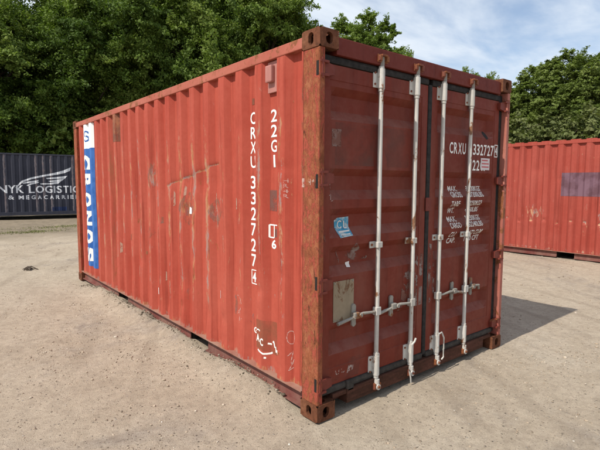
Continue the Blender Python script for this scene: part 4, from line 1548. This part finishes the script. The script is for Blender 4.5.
plant('airy', 'leafy_tree', 'tree', 'light green treetop peeping over the header beside the far top corner', TG, 487, 46, 5.0, (0.5, 0.5, 0.935))
plant('round', 'round_tree', 'tree', 'big round mid green tree behind the container at the right', TG, 551, 30, 3.3, (1.06, 1.06, 0.98))
SG = 'shrubs behind the containers'
for k, (p_, d_, sc) in enumerate(((-12, 28.5, 1.5), (22, 29.5, 1.5), (58, 29, 1.5), (92, 29.5, 1.5), (128, 30, 1.5))):
    plant('shrub', 'dark_shrub', 'shrub', ['dark leafy shrub behind the navy container at the left edge', 'dark leafy shrub behind the navy container above its left letters', 'dark leafy shrub behind the navy container under the wing tip tree', 'dark leafy shrub hidden mostly by the far corner of the red container', 'dark leafy shrub behind the blue and white decal end of the red container'][k], SG, p_, d_, k * 1.3, (sc, sc, sc * 1.25))
for k, (p_, d_, sc) in enumerate(((523, 21, 1.22), (562, 20.5, 1.28), (600, 21, 1.34))):
    plant('bush', 'olive_bush', 'bush', ['olive green bush under the round tree, next to the far door corner', 'olive green bush in front of the round tree trunk, above the red container', 'olive green bush at the right edge above the red container'][k], SG, p_, d_, k * 2.1, (1.1, 1.1, sc))

# ------------------------------------------------------------------ loose ground cover
r = np.random.default_rng(55)
ICO = bmesh.new()
bmesh.ops.create_icosphere(ICO, subdivisions=1, radius=1)
iv = np.array([v.co for v in ICO.verts])
ifc = np.array([[v.index for v in f.verts] for f in ICO.faces])
ICO.free()


def stones(name, pos, size, mat, label, cat):
    n = len(pos)
    sc = size[:, None] * r.uniform(0.55, 1.15, (n, 3)) * np.array([1, 1, 0.62])
    V = iv[None] * (1 + r.uniform(-0.25, 0.25, (n, len(iv), 1)))
    ang = r.uniform(0, 6.28, n)
    V = V * sc[:, None, :]
    ca, sa = np.cos(ang)[:, None], np.sin(ang)[:, None]
    V = np.stack([V[..., 0] * ca - V[..., 1] * sa, V[..., 0] * sa + V[..., 1] * ca, V[..., 2]], -1) + pos[:, None, :]
    F = (ifc[None] + (np.arange(n) * len(iv))[:, None, None]).reshape(-1, 3)
    me = bpy.data.meshes.new(name)
    V = V.reshape(-1, 3)
    m = len(F)
    me.vertices.add(len(V))
    me.vertices.foreach_set('co', V.astype(np.float32).ravel())
    me.loops.add(m * 3)
    me.loops.foreach_set('vertex_index', F.astype(np.int32).ravel())
    me.polygons.add(m)
    me.polygons.foreach_set('loop_start', np.arange(0, m * 3, 3, dtype=np.int32))
    me.polygons.foreach_set('loop_total', np.full(m, 3, np.int32))
    at = me.attributes.new('tone', 'FLOAT', 'POINT')
    at.data.foreach_set('value', np.repeat(r.uniform(0, 1, n), len(iv)).astype(np.float32))
    me.materials.append(mat)
    me.update(calc_edges=True)
    o = link(bpy.data.objects.new(name, me))
    tag(o, label, cat, kind='stuff')
    return o


s = MT('mixed pebbles')
M['pebble'] = s.fin(s.ramp(s.attr('tone'), [(0, (0.20, 0.16, 0.12)), (0.45, (0.36, 0.285, 0.21)), (0.8, (0.45, 0.365, 0.275)), (0.985, (0.50, 0.44, 0.36)), (1.0, (0.58, 0.54, 0.48))]), 0.9, 0.2)
s = MT('dark debris')
M['debris'] = s.fin(s.ramp(s.attr('tone'), [(0, (0.06, 0.05, 0.035)), (0.5, (0.22, 0.175, 0.13)), (1.0, (0.36, 0.30, 0.24))]), 0.95, 0.1)


def inside(x, y):
    return (x > 0.0) & (x < W20) & (y > 0.0) & (y < L20)


n = 42000
xx = r.uniform(-5, 9, n)
yy = r.uniform(-2.4, 12, n)
den = vnoise(xx * 0.8, yy * 0.8, 61) + 0.5 * vnoise(xx * 3, yy * 3, 62)
keep = ~inside(xx, yy) & (den > r.uniform(-0.35, 0.4, n))
xx, yy = xx[keep], yy[keep]
sz = np.exp(r.normal(math.log(0.0042), 0.55, len(xx)))
sz = np.clip(sz, 0.002, 0.022)
pos = np.stack([xx, yy, gheight(xx, yy) + sz * 0.18], 1)
n2_ = 34000
xb = np.concatenate([r.uniform(-2.6, 0.0, n2_ // 2), r.uniform(-0.4, 5.5, n2_ // 2)])
yb = np.concatenate([r.uniform(0.2, 5.5, n2_ // 2), r.uniform(-2.2, 0.0, n2_ // 2)])
db = 1.3 * vnoise(xb * 1.1, yb * 1.1, 71) + 0.6 * vnoise(xb * 4, yb * 4, 72)
kb = ~inside(xb, yb) & (db > r.uniform(-0.2, 0.6, n2_))
xb, yb = xb[kb], yb[kb]
sb_ = np.clip(np.exp(r.normal(math.log(0.0042), 0.45, len(xb))), 0.002, 0.012)
pos = np.concatenate([pos, np.stack([xb, yb, gheight(xb, yb) + sb_ * 0.2], 1)])
sz = np.concatenate([sz, sb_])
stones('gravel', pos, sz, M['pebble'], 'loose small pebbles scattered over the sandy yard', 'gravel')
n = 2600
yy = r.uniform(0.35, 5.6, n)
xx = 0.03 - np.abs(r.normal(0, 0.085, n)) * (0.6 + 0.9 * (vnoise(yy * 2.2, yy * 0, 63) + 0.5))
keep = (vnoise(yy * 3.0, yy * 0 + 2, 64) > r.uniform(-0.5, 0.35, n))
xx, yy = xx[keep], yy[keep]
sz = np.clip(np.exp(r.normal(math.log(0.0055), 0.5, len(xx))), 0.002, 0.018)
pos = np.stack([xx, yy, gheight(xx, yy) + sz * 0.2], 1)
stones('rubble', pos, sz, M['debris'], 'line of dark crumbs and litter along the foot of the red container', 'rubble')

# grass tufts in the distance on the left
s = MT('sparse grass')
M['grass'] = s.fin(s.ramp(s.attr('tone'), [(0, (0.11, 0.12, 0.035)), (0.6, (0.17, 0.19, 0.06)), (1, (0.27, 0.25, 0.11))]), 0.8, 0.2)
V, F, tone = [], [], []
for (pxl, dep, n, sp) in ((4, 14.4, 200, 0.30), (36, 14.8, 420, 0.40), (30, 14.7, 160, 0.2), (68, 16.4, 420, 0.55), (52, 16.2, 160, 0.5), (22, 15.5, 60, 0.5), (-12, 14.2, 200, 0.6)):
    cx, cy = spot(pxl, dep)
    for _ in range(n):
        x, y = cx + r.normal() * sp, cy + r.normal() * sp * 0.5
        z = float(gheight(x, y)) - 0.004
        h, a_, w = r.uniform(0.02, 0.06), r.uniform(0, 6.28), r.uniform(0.004, 0.009)
        ca, sa = math.cos(a_), math.sin(a_)
        lx, ly = r.normal() * 0.012, r.normal() * 0.012
        o = len(V)
        V += [(x - ca * w, y - sa * w, z), (x + ca * w, y + sa * w, z), (x + lx + ca * w * 0.6, y + ly + sa * w * 0.6, z + h * 0.7), (x + lx * 2, y + ly * 2, z + h)]
        F += [(o, o + 1, o + 2), (o, o + 2, o + 3)]
        tone += [r.uniform()] * 1 * 4
o = from_arr('grass', V, F, M['grass'], attrs={'tone': tone})
tag(o, 'sparse low grass in front of the navy container', 'grass', kind='stuff')

# dead branch bits
x0, y0 = spot(27, 8.6)
bm = bmesh.new()
for k in range(12):
    a_ = r.uniform(0, 6.28)
    ln = r.uniform(0.03, 0.11)
    cx, cy = x0 + r.normal() * 0.05, y0 + r.normal() * 0.04
    z = float(gheight(cx, cy)) + 0.012
    tube(bm, [(cx - math.cos(a_) * ln, cy - math.sin(a_) * ln, z), (cx, cy, z + r.uniform(0.005, 0.05)), (cx + math.cos(a_ + 0.4) * ln, cy + math.sin(a_ + 0.4) * ln, z)], [0.008, 0.012, 0.005], 5)
o = from_bm('twig_heap', bm, M['bark'])
tag(o, 'small dark heap of twigs lying on the sand at the left', 'twigs')
